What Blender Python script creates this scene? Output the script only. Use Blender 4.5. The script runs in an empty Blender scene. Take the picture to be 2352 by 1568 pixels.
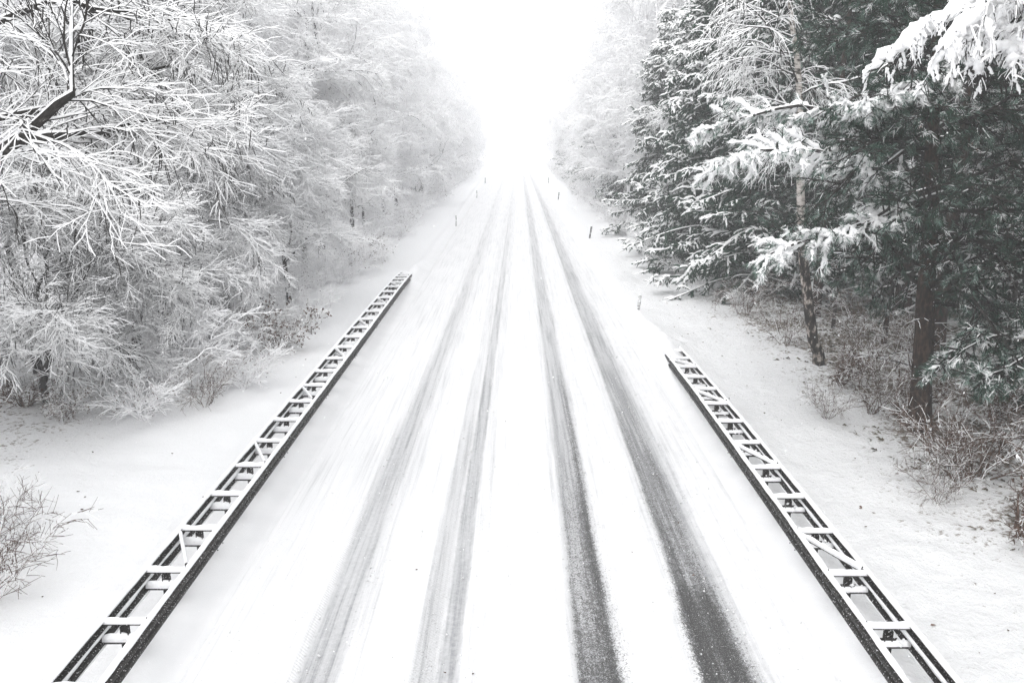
import bpy, math, random
import numpy as np
from mathutils import Vector, noise as mnoise

scn = bpy.context.scene
COL = scn.collection
R = math.radians

# ---------------------------------------------------------------- camera, sky, sun, exposure
PITCH = math.atan(466.0 / 1829.0)
CAMZ = 6.5
cd = bpy.data.cameras.new('camera')
cam = bpy.data.objects.new('camera', cd)
COL.objects.link(cam)
cam.location = (0, 0, CAMZ)
cam.rotation_euler = (math.pi / 2 - PITCH, 0, 0)
cd.sensor_width = 36.0
cd.lens = 36.0 * 1829.0 / 2352.0
cd.clip_start = 0.1
cd.clip_end = 2000
scn.camera = cam

SUN_EL, SUN_AZ = R(52), R(200)          # overcast: a soft high light from behind the camera
world = bpy.data.worlds.new('World')
scn.world = world
world.use_nodes = True
wn, wl = world.node_tree.nodes, world.node_tree.links
bg = wn['Background']
sky = wn.new('ShaderNodeTexSky')
sky.sky_type = 'NISHITA'
sky.sun_disc = False
sky.sun_elevation = SUN_EL
sky.sun_rotation = SUN_AZ
sky.air_density = 2.0
sky.dust_density = 8.0
sky.ozone_density = 1.0
hs = wn.new('ShaderNodeHueSaturation')  # closed cloud cover: grey, hardly any blue
hs.inputs['Saturation'].default_value = 0.10
wl.new(sky.outputs[0], hs.inputs['Color'])
cl = wn.new('ShaderNodeMixRGB')         # even cloud deck over most of the clear sky's light
cl.inputs[0].default_value = 0.85
cl.inputs[2].default_value = (6.3, 6.33, 6.4, 1)
wl.new(hs.outputs[0], cl.inputs[1])
wl.new(cl.outputs[0], bg.inputs['Color'])
bg.inputs['Strength'].default_value = 0.15
ld = bpy.data.lights.new('sun', 'SUN')
ld.energy = 0.5
ld.angle = R(40)
ld.color = (1.0, 0.985, 0.97)
sun = bpy.data.objects.new('sun', ld)
COL.objects.link(sun)
sun.rotation_euler = (math.pi / 2 - SUN_EL, 0, math.pi - SUN_AZ)
sun.location = (0, 0, 40)

scn.view_settings.view_transform = 'Standard'
scn.view_settings.look = 'None'
scn.view_settings.exposure = 0.97
scn.view_settings.gamma = 1.0
cy = scn.cycles
cy.max_bounces = 10
cy.diffuse_bounces = 8
cy.glossy_bounces = 2
cy.transmission_bounces = 1
cy.volume_bounces = 2
cy.transparent_max_bounces = 4
cy.caustics_reflective = False
cy.caustics_refractive = False
HAZE = 0.0026
cy.use_denoising = True
cy.denoiser = 'OPENIMAGEDENOISE'
cy.denoising_input_passes = 'RGB_ALBEDO_NORMAL'
cy.denoising_prefilter = 'NONE'

# ---------------------------------------------------------------- helpers
def tag(o, label=None, cat=None, group=None, kind=None):
    if label: o['label'] = label
    if cat: o['category'] = cat
    if group: o['group'] = group
    if kind: o['kind'] = kind
    return o

def empty(name, loc=(0, 0, 0), rz=0.0, s=1.0):
    o = bpy.data.objects.new(name, None)
    o.empty_display_size = 0.3
    COL.objects.link(o)
    o.location = loc
    o.rotation_euler = (0, 0, rz)
    o.scale = (s, s, s)
    return o

def at(px, py, Y):
    """world point seen at a pixel of the 2352-wide photo, at ground distance Y"""
    u, v, f = px - 1176.0, py - 784.0, 1829.0
    fy = f * math.cos(PITCH) - v * math.sin(PITCH)
    dn = v * math.cos(PITCH) + f * math.sin(PITCH)
    s = Y / fy
    return np.array([u * s, Y, CAMZ - dn * s])

class MB:
    def __init__(self):
        self.v, self.f3, self.f4, self.m3, self.m4, self.n = [], [], [], [], [], 0
    def add(self, v, quads=None, tris=None, mq=0, mt=0):
        v = np.asarray(v, dtype=np.float64).reshape(-1, 3)
        if quads is not None and len(quads):
            q = np.asarray(quads).reshape(-1, 4)
            self.f4.append(q + self.n)
            self.m4.append(np.broadcast_to(np.asarray(mq), (len(q),)))
        if tris is not None and len(tris):
            t = np.asarray(tris).reshape(-1, 3)
            self.f3.append(t + self.n)
            self.m3.append(np.broadcast_to(np.asarray(mt), (len(t),)))
        self.v.append(v)
        self.n += len(v)
    def mesh(self, name, mats, smooth=True):
        me = bpy.data.meshes.new(name)
        v = np.concatenate(self.v) if self.v else np.zeros((0, 3))
        q = np.concatenate(self.f4) if self.f4 else np.zeros((0, 4), int)
        t = np.concatenate(self.f3) if self.f3 else np.zeros((0, 3), int)
        mi = np.concatenate([np.concatenate(self.m4) if self.m4 else np.zeros(0, int),
                             np.concatenate(self.m3) if self.m3 else np.zeros(0, int)])
        nl = len(q) * 4 + len(t) * 3
        me.vertices.add(len(v)); me.loops.add(nl); me.polygons.add(len(q) + len(t))
        me.vertices.foreach_set('co', v.astype(np.float32).ravel())
        me.loops.foreach_set('vertex_index', np.concatenate([q.ravel(), t.ravel()]).astype(np.int32))
        ls = np.concatenate([np.arange(len(q)) * 4, len(q) * 4 + np.arange(len(t)) * 3])
        me.polygons.foreach_set('loop_start', ls.astype(np.int32))
        me.polygons.foreach_set('material_index', mi.astype(np.int32))
        me.polygons.foreach_set('use_smooth', np.full(len(q) + len(t), smooth, dtype=bool))
        me.update(calc_edges=True)
        me.validate()
        for m in (mats if isinstance(mats, (list, tuple)) else [mats]):
            me.materials.append(m)
        return me
    def build(self, name, mats, parent=None, smooth=True, loc=(0, 0, 0)):
        o = bpy.data.objects.new(name, self.mesh(name, mats, smooth))
        COL.objects.link(o)
        o.location = loc
        if parent: o.parent = parent
        return o

def nrm(a):
    return a / np.maximum(np.linalg.norm(a, axis=-1, keepdims=True), 1e-9)

def tangents(P):
    T = np.empty_like(P)
    T[:, 1:-1] = P[:, 2:] - P[:, :-2]
    T[:, 0] = P[:, 1] - P[:, 0]
    T[:, -1] = P[:, -1] - P[:, -2]
    return nrm(T)

def tubes(mb, P, Rd, snow, rng, sides=4, m_low=0, m_up=1, p_up=1.0, both=0.0):
    """P (N,n,3) centre lines, Rd (N,n) radii, snow (N,) or (N,n) thickness of snow lying on top.
    Lower faces take material m_low, upper faces m_up (snow)."""
    N, n, _ = P.shape
    if N == 0: return
    T = tangents(P)
    ref = rng.normal(size=(N, 1, 3)) * 0.06
    ref[..., 2] = 1.0
    S = nrm(np.cross(T, ref))
    U = np.cross(S, T)
    h = np.sqrt(np.clip(1 - T[..., 2] ** 2, 0, 1))
    sn = np.asarray(snow, dtype=float)
    if sn.ndim == 1: sn = sn[:, None]
    sn = sn * (0.25 + 0.75 * h) * rng.uniform(0.65, 1.35, size=(N, n))
    sn[:, -1] *= 0.5
    r = Rd[..., None]
    s = sn[..., None]
    Z = np.zeros_like(P); Z[..., 2] = 1
    if sides == 3:
        ring = [P - S * (r + 0.45 * s) - U * r * 0.5, P + U * r * 0.6 + Z * s, P + S * (r + 0.45 * s) - U * r * 0.5]
        up = [True, True, False]
    elif sides == 4:
        ring = [P - U * r, P - S * (r + 0.35 * s) + U * r * 0.1, P + U * r * 0.7 + Z * s, P + S * (r + 0.35 * s) + U * r * 0.1]
        up = [False, True, True, False]
    else:
        ring, up = [], []
        for k in range(sides):
            a = -math.pi / 2 - 2 * math.pi * k / sides
            c, sn_ = math.cos(a), math.sin(a)
            off = S * r * c + U * r * sn_
            if sn_ > 0.2: off = off + Z * s * (0.5 + 0.5 * sn_)
            ring.append(P + off)
        for k in range(sides):
            a = -math.pi / 2 - 2 * math.pi * (k + 0.5) / sides
            up.append(math.sin(a) > 0.25)
    V = np.stack(ring, axis=2)                       # N,n,sides,3
    base = np.arange(N)[:, None] * (n * sides) + np.arange(n - 1)[None, :] * sides
    quads, mats = [], []
    vert = np.clip(h[:, :-1] * 1.7, 0.2, 1.0)
    snowy = (0.8 * rng.random((N, 1)) + 0.2 * rng.random((N, n - 1)) + (rng.random((N, n - 1)) > vert) * 2.0) < np.broadcast_to(np.asarray(p_up).reshape(-1, 1) if np.ndim(p_up) else p_up, (N, n - 1))
    allw = rng.random((N, n - 1)) < both
    for k in range(sides):
        k2 = (k + 1) % sides
        q = np.stack([base + k, base + k + sides, base + k2 + sides, base + k2], axis=-1)
        quads.append(q.reshape(-1, 4))
        if up[k]: m = np.where(snowy, m_up, m_low)
        else: m = np.where(allw, m_up, m_low)
        mats.append(m.ravel())
    mb.add(V.reshape(-1, 3), quads=np.concatenate(quads), mq=np.concatenate(mats))

def interp(P, Rd, t):
    """P (N,n,3), t (N,k) -> pos, tan, rad"""
    n = P.shape[1]
    x = t * (n - 1)
    i = np.clip(x.astype(int), 0, n - 2)
    f = (x - i)[..., None]
    idx = np.arange(P.shape[0])[:, None]
    a, b = P[idx, i], P[idx, i + 1]
    T = nrm(b - a)
    r = Rd[idx, i] * (1 - f[..., 0]) + Rd[idx, i + 1] * f[..., 0]
    return a * (1 - f) + b * f, T, r

def sprout(P, Rd, k, rng, t0=0.15, t1=1.0, L=1.0, Lt=0.5, ang=50, ajit=12, droop=0.0, wob=0.15,
           nseg=4, rr=0.6, rmax=9, tip=0.35, flat=0.0, up=0.0, rmin=0.003, curl=0.0, bias=None):
    """k children on each parent line. L length, Lt how much shorter towards the tip."""
    N = P.shape[0]
    t = t0 + (t1 - t0) * (np.arange(k)[None, :] + rng.uniform(0, 1, (N, k))) / k
    pos, T, r = interp(P, Rd, np.clip(t, 0, 0.999))
    pos, T, r, t = pos.reshape(-1, 3), T.reshape(-1, 3), r.ravel(), t.ravel()
    M = len(pos)
    v = rng.normal(size=(M, 3))
    v[:, 2] *= (1 - flat)
    v[:, 2] += up
    if bias is not None: v += np.asarray(bias)
    v = nrm(v - (v * T).sum(1, keepdims=True) * T)
    a = np.radians(ang + rng.normal(size=M) * ajit)[:, None]
    D = nrm(T * np.cos(a) + v * np.sin(a))
    ln = L * (1 - Lt * t) * rng.uniform(0.6, 1.25, M)
    st = (ln / nseg)[:, None]
    out = np.empty((M, nseg + 1, 3)); out[:, 0] = pos
    side = rng.normal(size=(M, 3)) * curl
    for s in range(nseg):
        D = D + rng.normal(size=(M, 3)) * wob + side
        D[:, 2] -= droop * (s + 1) / nseg
        D = nrm(D)
        out[:, s + 1] = out[:, s] + D * st
    r0 = np.clip(np.minimum(r * rr, rmax), rmin, None)
    w = np.linspace(1, tip, nseg + 1)[None, :]
    return out, np.maximum(r0[:, None] * w, rmin * 0.8)

# ---------------------------------------------------------------- materials
def newmat(name):
    m = bpy.data.materials.new(name); m.use_nodes = True
    nt = m.node_tree
    return m, nt.nodes, nt.links, nt.nodes['Principled BSDF']

def noise_node(N, Lk, scale, detail=3, rough=0.6, coord='Object', vec=None, stretch=None):
    tc = N.new('ShaderNodeTexCoord')
    src = tc.outputs[coord]
    if stretch:
        mp = N.new('ShaderNodeMapping'); mp.inputs['Scale'].default_value = stretch
        Lk.new(src, mp.inputs['Vector']); src = mp.outputs[0]
    nz = N.new('ShaderNodeTexNoise')
    nz.inputs['Scale'].default_value = scale
    nz.inputs['Detail'].default_value = detail
    nz.inputs['Roughness'].default_value = rough
    Lk.new(src, nz.inputs['Vector'])
    return nz

def ramp(N, Lk, src, stops):
    r = N.new('ShaderNodeValToRGB')
    while len(r.color_ramp.elements) < len(stops): r.color_ramp.elements.new(0.5)
    for e, (p, c) in zip(r.color_ramp.elements, stops):
        e.position = p
        e.color = (c[0], c[1], c[2], 1) if isinstance(c, tuple) else (c, c, c, 1)
    Lk.new(src, r.inputs[0])
    return r

def simple(name, stops, scale, rough=0.8, detail=3, bump=0.0, stretch=None, spec=0.3, bdist=0.01):
    m, N, Lk, B = newmat(name)
    nz = noise_node(N, Lk, scale, detail, stretch=stretch)
    r = ramp(N, Lk, nz.outputs['Fac'], stops)
    Lk.new(r.outputs[0], B.inputs['Base Color'])
    B.inputs['Roughness'].default_value = rough
    B.inputs['Specular IOR Level'].default_value = spec
    if bump:
        b = N.new('ShaderNodeBump'); b.inputs['Strength'].default_value = bump; b.inputs['Distance'].default_value = bdist
        Lk.new(nz.outputs['Fac'], b.inputs['Height']); Lk.new(b.outputs[0], B.inputs['Normal'])
    return m

M_snow = simple('snow', [(0.3, (0.91, 0.915, 0.925)), (0.7, (0.94, 0.94, 0.945))], 3.0, 0.75, spec=0.2)
M_capsnow = simple('packed_snow', [(0.3, (0.84, 0.85, 0.87)), (0.7, (0.93, 0.93, 0.94))], 30.0, 0.75, bump=0.6, spec=0.2, bdist=0.015)
M_crumb = simple('dirty_snow', [(0.3, (0.55, 0.55, 0.56)), (0.7, (0.80, 0.80, 0.81))], 20.0, 0.8)
M_bark = simple('dark_bark', [(0.3, (0.008, 0.007, 0.006)), (0.56, (0.022, 0.019, 0.017)), (0.66, (0.06, 0.055, 0.05)), (0.70, (0.75, 0.75, 0.78))], 9.0, 0.9, 4)
M_frost = simple('frosted_bark', [(0.3, (0.26, 0.235, 0.23)), (0.39, (0.58, 0.56, 0.56)), (0.45, (0.86, 0.855, 0.87)), (0.7, (0.90, 0.90, 0.91))], 7.0, 0.9, 3)
M_trunk = simple('pine_bark', [(0.28, (0.007, 0.005, 0.004)), (0.48, (0.024, 0.015, 0.011)), (0.64, (0.062, 0.040, 0.029)), (0.725, (0.09, 0.07, 0.06)), (0.745, (0.75, 0.75, 0.78))], 16.0, 0.95, 6, bump=1.0, stretch=(1, 1, 0.35), bdist=0.03)
M_birch = simple('birch_bark', [(0.36, (0.03, 0.026, 0.022)), (0.45, (0.22, 0.20, 0.18)), (0.51, (0.52, 0.48, 0.45)), (0.7, (0.66, 0.63, 0.60))], 5.0, 0.8, 4, bump=0.4, stretch=(1, 1, 3.0))
M_birchbase = simple('old_birch_bark', [(0.40, (0.012, 0.010, 0.009)), (0.53, (0.04, 0.034, 0.030)), (0.58, (0.30, 0.26, 0.23)), (0.66, (0.50, 0.46, 0.43))], 8.0, 0.9, 5, bump=0.8, stretch=(1, 1, 0.5), bdist=0.03)
M_twig = simple('brown_twigs', [(0.35, (0.045, 0.028, 0.020)), (0.6, (0.13, 0.085, 0.065)), (0.72, (0.45, 0.43, 0.43))], 9.0, 0.9)
M_needle = simple('green_needles', [(0.3, (0.006, 0.024, 0.013)), (0.55, (0.013, 0.044, 0.026)), (0.75, (0.032, 0.080, 0.054))], 1.5, 0.7, 3)
M_fneedle = simple('frosted_needles', [(0.35, (0.045, 0.085, 0.065)), (0.6, (0.20, 0.29, 0.25)), (0.75, (0.52, 0.62, 0.59))], 4.0, 0.7, 3)
M_leaf = simple('brown_leaves', [(0.35, (0.05, 0.030, 0.020)), (0.65, (0.16, 0.10, 0.075))], 5.0, 0.85)
M_grass = simple('dead_grass', [(0.35, (0.05, 0.045, 0.03)), (0.65, (0.20, 0.17, 0.12))], 3.0, 0.9)
M_steel = simple('weathered_steel', [(0.35, (0.008, 0.007, 0.006)), (0.55, (0.016, 0.014, 0.012)), (0.625, (0.035, 0.030, 0.026)), (0.66, (0.80, 0.80, 0.82))], 45.0, 0.6, 3, spec=0.25)
M_post = simple('snow_crusted_plastic', [(0.40, (0.22, 0.22, 0.22)), (0.52, (0.55, 0.55, 0.55)), (0.62, (0.85, 0.85, 0.86))], 12.0, 0.7, 4)
M_postdark = simple('dark_post_plastic', [(0.40, (0.03, 0.03, 0.03)), (0.56, (0.10, 0.10, 0.10)), (0.64, (0.80, 0.80, 0.82))], 14.0, 0.7, 4)
M_refl = simple('reflector', [(0.4, (0.12, 0.11, 0.11)), (0.6, (0.45, 0.45, 0.46))], 20.0, 0.3)

# the snow lying on the ground: fine lumps, grass showing through where attribute 'thin' is high
def ground_mat():
    m, N, Lk, B = newmat('ground_snow')
    at_ = N.new('ShaderNodeAttribute'); at_.attribute_name = 'thin'
    n1 = noise_node(N, Lk, 9.0, 6, 0.7)
    n2 = noise_node(N, Lk, 1.3, 4, 0.6)
    n3 = noise_node(N, Lk, 2.6, 5, 0.7)
    base = ramp(N, Lk, n2.outputs['Fac'], [(0.3, (0.71, 0.715, 0.725)), (0.7, (0.77, 0.77, 0.78))])
    mul = N.new('ShaderNodeMath'); mul.operation = 'MULTIPLY_ADD'     # noise + thin*0.42
    Lk.new(at_.outputs['Fac'], mul.inputs[0]); mul.inputs[1].default_value = 0.40
    Lk.new(n1.outputs['Fac'], mul.inputs[2])
    mul2 = N.new('ShaderNodeMath'); mul2.operation = 'MULTIPLY_ADD'
    Lk.new(n3.outputs['Fac'], mul2.inputs[0]); mul2.inputs[1].default_value = 0.5
    Lk.new(mul.outputs[0], mul2.inputs[2])
    fac = ramp(N, Lk, mul2.outputs[0], [(0.985, 0.0), (1.0, 0.0)])
    mr = N.new('ShaderNodeMapRange'); mr.inputs[1].default_value = 1.02; mr.inputs[2].default_value = 1.16
    Lk.new(mul2.outputs[0], mr.inputs[0])
    dark = ramp(N, Lk, n1.outputs['Fac'], [(0.4, (0.10, 0.085, 0.065)), (0.7, (0.28, 0.24, 0.20))])
    mix = N.new('ShaderNodeMixRGB')
    fr = N.new('ShaderNodeAttribute'); fr.attribute_name = 'rough'     # fresh, unpressed snow away from the carriageway
    frm = N.new('ShaderNodeMath'); frm.operation = 'MULTIPLY'; frm.inputs[1].default_value = 2.2; frm.use_clamp = True
    Lk.new(fr.outputs['Fac'], frm.inputs[0])
    fresh = N.new('ShaderNodeMixRGB'); fresh.inputs[2].default_value = (0.83, 0.835, 0.845, 1)
    Lk.new(frm.outputs[0], fresh.inputs[0]); Lk.new(base.outputs[0], fresh.inputs[1])
    Lk.new(mr.outputs[0], mix.inputs[0]); Lk.new(fresh.outputs[0], mix.inputs[1]); Lk.new(dark.outputs[0], mix.inputs[2])
    Lk.new(mix.outputs[0], B.inputs['Base Color'])
    B.inputs['Roughness'].default_value = 0.8
    B.inputs['Specular IOR Level'].default_value = 0.2
    b = N.new('ShaderNodeBump'); b.inputs['Strength'].default_value = 0.8; b.inputs['Distance'].default_value = 0.09
    add = N.new('ShaderNodeMath'); add.operation = 'ADD'
    Lk.new(n1.outputs['Fac'], add.inputs[0]); Lk.new(n3.outputs['Fac'], add.inputs[1])
    fl = N.new('ShaderNodeAttribute'); fl.attribute_name = 'rough'
    hm_ = N.new('ShaderNodeMath'); hm_.operation = 'MULTIPLY'
    Lk.new(add.outputs[0], hm_.inputs[0]); Lk.new(fl.outputs['Fac'], hm_.inputs[1]); add = hm_
    Lk.new(add.outputs[0], b.inputs['Height']); Lk.new(b.outputs[0], B.inputs['Normal'])
    return m
M_ground = ground_mat()

# carriageway: snow, pressed grey slush ('slush'), bare wet asphalt showing as grains ('bare'), tyre tread ('tread')
def road_mat():
    m, N, Lk, B = newmat('road_snow')
    def attr(nm):
        a = N.new('ShaderNodeAttribute'); a.attribute_name = nm; return a.outputs['Fac']
    def math_(op, a, b, c=None):
        x = N.new('ShaderNodeMath'); x.operation = op
        for i, s in enumerate([a, b, c]):
            if s is None: continue
            if isinstance(s, (int, float)): x.inputs[i].default_value = s
            else: Lk.new(s, x.inputs[i])
        return x.outputs[0]
    n_soft = noise_node(N, Lk, 2.0, 4, 0.6, stretch=(1, 0.18, 1))
    n_mid = noise_node(N, Lk, 14.0, 5, 0.75)
    n_fine = noise_node(N, Lk, 42.0, 4, 0.85)
    snowc = ramp(N, Lk, n_soft.outputs['Fac'], [(0.3, (0.71, 0.715, 0.725)), (0.7, (0.77, 0.77, 0.78))])
    slushc = ramp(N, Lk, n_mid.outputs['Fac'], [(0.30, (0.24, 0.245, 0.255)), (0.55, (0.35, 0.355, 0.365)), (0.8, (0.48, 0.48, 0.49))])
    n_str = noise_node(N, Lk, 1.0, 5, 0.7, stretch=(11.0, 0.22, 1))
    n_flk = noise_node(N, Lk, 24.0, 3, 0.6)
    base_sl = math_('ADD', attr('slush'), math_('MULTIPLY', math_('MAXIMUM', math_('SUBTRACT', n_str.outputs['Fac'], 0.48), 0.0), 1.25))
    flk = N.new('ShaderNodeMapRange'); flk.inputs[1].default_value = 0.64; flk.inputs[2].default_value = 0.72; flk.inputs[4].default_value = 0.5
    Lk.new(n_flk.outputs['Fac'], flk.inputs[0])
    base_sl = math_('ADD', base_sl, flk.outputs[0])
    sl = math_('MULTIPLY', base_sl, math_('MULTIPLY_ADD', n_str.outputs['Fac'], 1.3, 0.32))
    sl = math_('MINIMUM', sl, 1.0)
    mix1 = N.new('ShaderNodeMixRGB')
    Lk.new(sl, mix1.inputs[0]); Lk.new(snowc.outputs[0], mix1.inputs[1]); Lk.new(slushc.outputs[0], mix1.inputs[2])
    # grains of asphalt
    g = math_('ADD', math_('MULTIPLY', n_fine.outputs['Fac'], 1.25), math_('MULTIPLY_ADD', n_mid.outputs['Fac'], 0.45, -0.35))
    thr = math_('MULTIPLY_ADD', attr('bare'), math_('MULTIPLY_ADD', n_str.outputs['Fac'], 0.5, 0.27), -0.02)
    d = math_('SUBTRACT', math_('ADD', thr, g), 0.74)
    mr = N.new('ShaderNodeMapRange'); mr.inputs[1].default_value = -0.03; mr.inputs[2].default_value = 0.05
    Lk.new(d, mr.inputs[0])
    asph = ramp(N, Lk, n_fine.outputs['Fac'], [(0.35, (0.025, 0.025, 0.026)), (0.55, (0.055, 0.055, 0.055)), (0.60, (0.15, 0.145, 0.14)), (0.66, (0.50, 0.50, 0.50))])
    mix2 = N.new('ShaderNodeMixRGB')
    Lk.new(mr.outputs[0], mix2.inputs[0]); Lk.new(mix1.outputs[0], mix2.inputs[1]); Lk.new(asph.outputs[0], mix2.inputs[2])
    # tread marks
    tc = N.new('ShaderNodeTexCoord')
    wv = N.new('ShaderNodeTexWave'); wv.bands_direction = 'DIAGONAL'; wv.inputs['Scale'].default_value = 11.0
    wv.inputs['Distortion'].default_value = 2.5; wv.inputs['Detail'].default_value = 2; wv.inputs['Detail Scale'].default_value = 3
    Lk.new(tc.outputs['Object'], wv.inputs['Vector'])
    tr = math_('MULTIPLY', attr('tread'), math_('GREATER_THAN', wv.outputs['Fac'], 0.62))
    mix3 = N.new('ShaderNodeMixRGB'); mix3.inputs[2].default_value = (0.33, 0.33, 0.335, 1)
    Lk.new(math_('MULTIPLY', tr, 0.4), mix3.inputs[0]); Lk.new(mix2.outputs[0], mix3.inputs[1])
    Lk.new(mix3.outputs[0], B.inputs['Base Color'])
    rg = math_('MULTIPLY_ADD', mr.outputs[0], -0.3, 0.8)
    Lk.new(rg, B.inputs['Roughness'])
    B.inputs['Specular IOR Level'].default_value = 0.2
    b = N.new('ShaderNodeBump'); b.inputs['Strength'].default_value = 0.35; b.inputs['Distance'].default_value = 0.02
    hh = math_('ADD', n_mid.outputs['Fac'], math_('MULTIPLY', math_('MULTIPLY', tr, -1.0), 0.4))
    Lk.new(hh, b.inputs['Height']); Lk.new(b.outputs[0], B.inputs['Normal'])
    return m
M_road = road_mat()

# ---------------------------------------------------------------- road and ground
RW = 4.1
def fbm(x, y, s, seed=0.0, o=4):
    return mnoise.fractal(Vector((x * s + seed, y * s + seed * 0.7, seed)), 0.9, 2.0, o)

def gz(x, y):
    """height of the snow surface"""
    z = 0.0
    ax = abs(x)
    if ax > RW:
        e = min(1.0, (ax - RW) / 1.5)
        z += e * (0.05 * fbm(x, y, 0.55, 3.1) + 0.025 * fbm(x, y, 2.1, 7.7, 3))
        s = max(0.0, ax - 6.0)
        z += 0.30 * (1 - math.exp(-s / 3.5))
        if x > 0:
            z += 0.05 * e * fbm(x, y, 3.6, 21.0, 3)
        z += e * 0.16 * max(0.0, 1 - abs(ax - 9.5) / 4) * fbm(x, y, 0.25, 12.0, 2)
        z += 0.15 * math.exp(-((ax - 4.74) / 0.30) ** 2) * (1 if x < 0 or y < 30 else 0.3)
        ye = 38.5 if x < 0 else 24.5          # drift over the sunken rail ends
        z += 0.30 * math.exp(-((ax - 4.85) / 0.75) ** 2 - ((y - ye) / 3.2) ** 2) * (1 + 0.5 * fbm(x, y, 1.2, 17.0, 3)) * min(1.0, (ax - RW) / 0.4)
        if ax > 20: z += (ax - 20) * 0.05
    return z

def ground_at(px, py):
    """where the sight line of a photo pixel meets the snow"""
    z = 0.0
    for _ in range(6):
        k = (CAMZ - z) / (math.cos(PITCH) * (py - 318.0))
        x, y = (px - 1176) * k, k * (1829 * math.cos(PITCH) - (py - 784) * math.sin(PITCH))
        z = gz(x, y)
    return x, y

ys = [1.0]
while ys[-1] < 60: ys.append(ys[-1] + max(0.05, 0.0078 * ys[-1]))
while ys[-1] < 400: ys.append(ys[-1] + 0.03 * ys[-1])
ys = [-30, -10, -2] + ys + [600.0]
xs = np.linspace(-RW, RW, 275)
TY = [0, 8.5, 12.3, 21.6, 32.5, 78.5, 300]
TR = {  # track: left edge, right edge at each distance
 'a': ([-2.62, -2.68, -2.72, -2.50, -2.22, -1.96, -1.0], [-2.10, -2.16, -2.30, -2.10, -1.88, -1.60, -0.6]),
 'b': ([-1.33, -1.30, -1.24, -1.10, -0.98, -0.60, 0.4], [-0.96, -0.95, -0.97, -0.84, -0.70, -0.30, 0.7]),
 'c': ([-0.94, -0.92, -0.94, -0.79, -0.65, -0.27, 0.8], [-0.68, -0.69, -0.66, -0.56, -0.40, 0.00, 1.1]),
 'd': ([0.76, 0.80, 0.87, 1.01, 1.02, 1.38, 2.4], [1.33, 1.37, 1.42, 1.51, 1.50, 1.86, 2.9]),
 'e': ([2.28, 2.38, 2.50, 2.58, 2.55, 2.95, 3.5], [3.05, 3.10, 3.18, 3.24, 3.08, 3.46, 3.9]),
}
def sstep(a, b, x):
    t = np.clip((x - a) / (b - a), 0, 1); return t * t * (3 - 2 * t)
_ly = np.linspace(math.log(4), math.log(300), 240)
_sm = {}
for _k, (_l, _r) in TR.items():
    for _n, _t in (('l', _l), ('r', _r)):
        _v = np.interp(_ly, np.log(np.maximum(TY, 4)), _t)
        _g = np.exp(-0.5 * (np.arange(-40, 41) / 16.0) ** 2); _g /= _g.sum()
        _sm[_k + _n] = np.convolve(np.pad(_v, 40, mode='reflect', reflect_type='odd'), _g, mode='valid')
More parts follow.
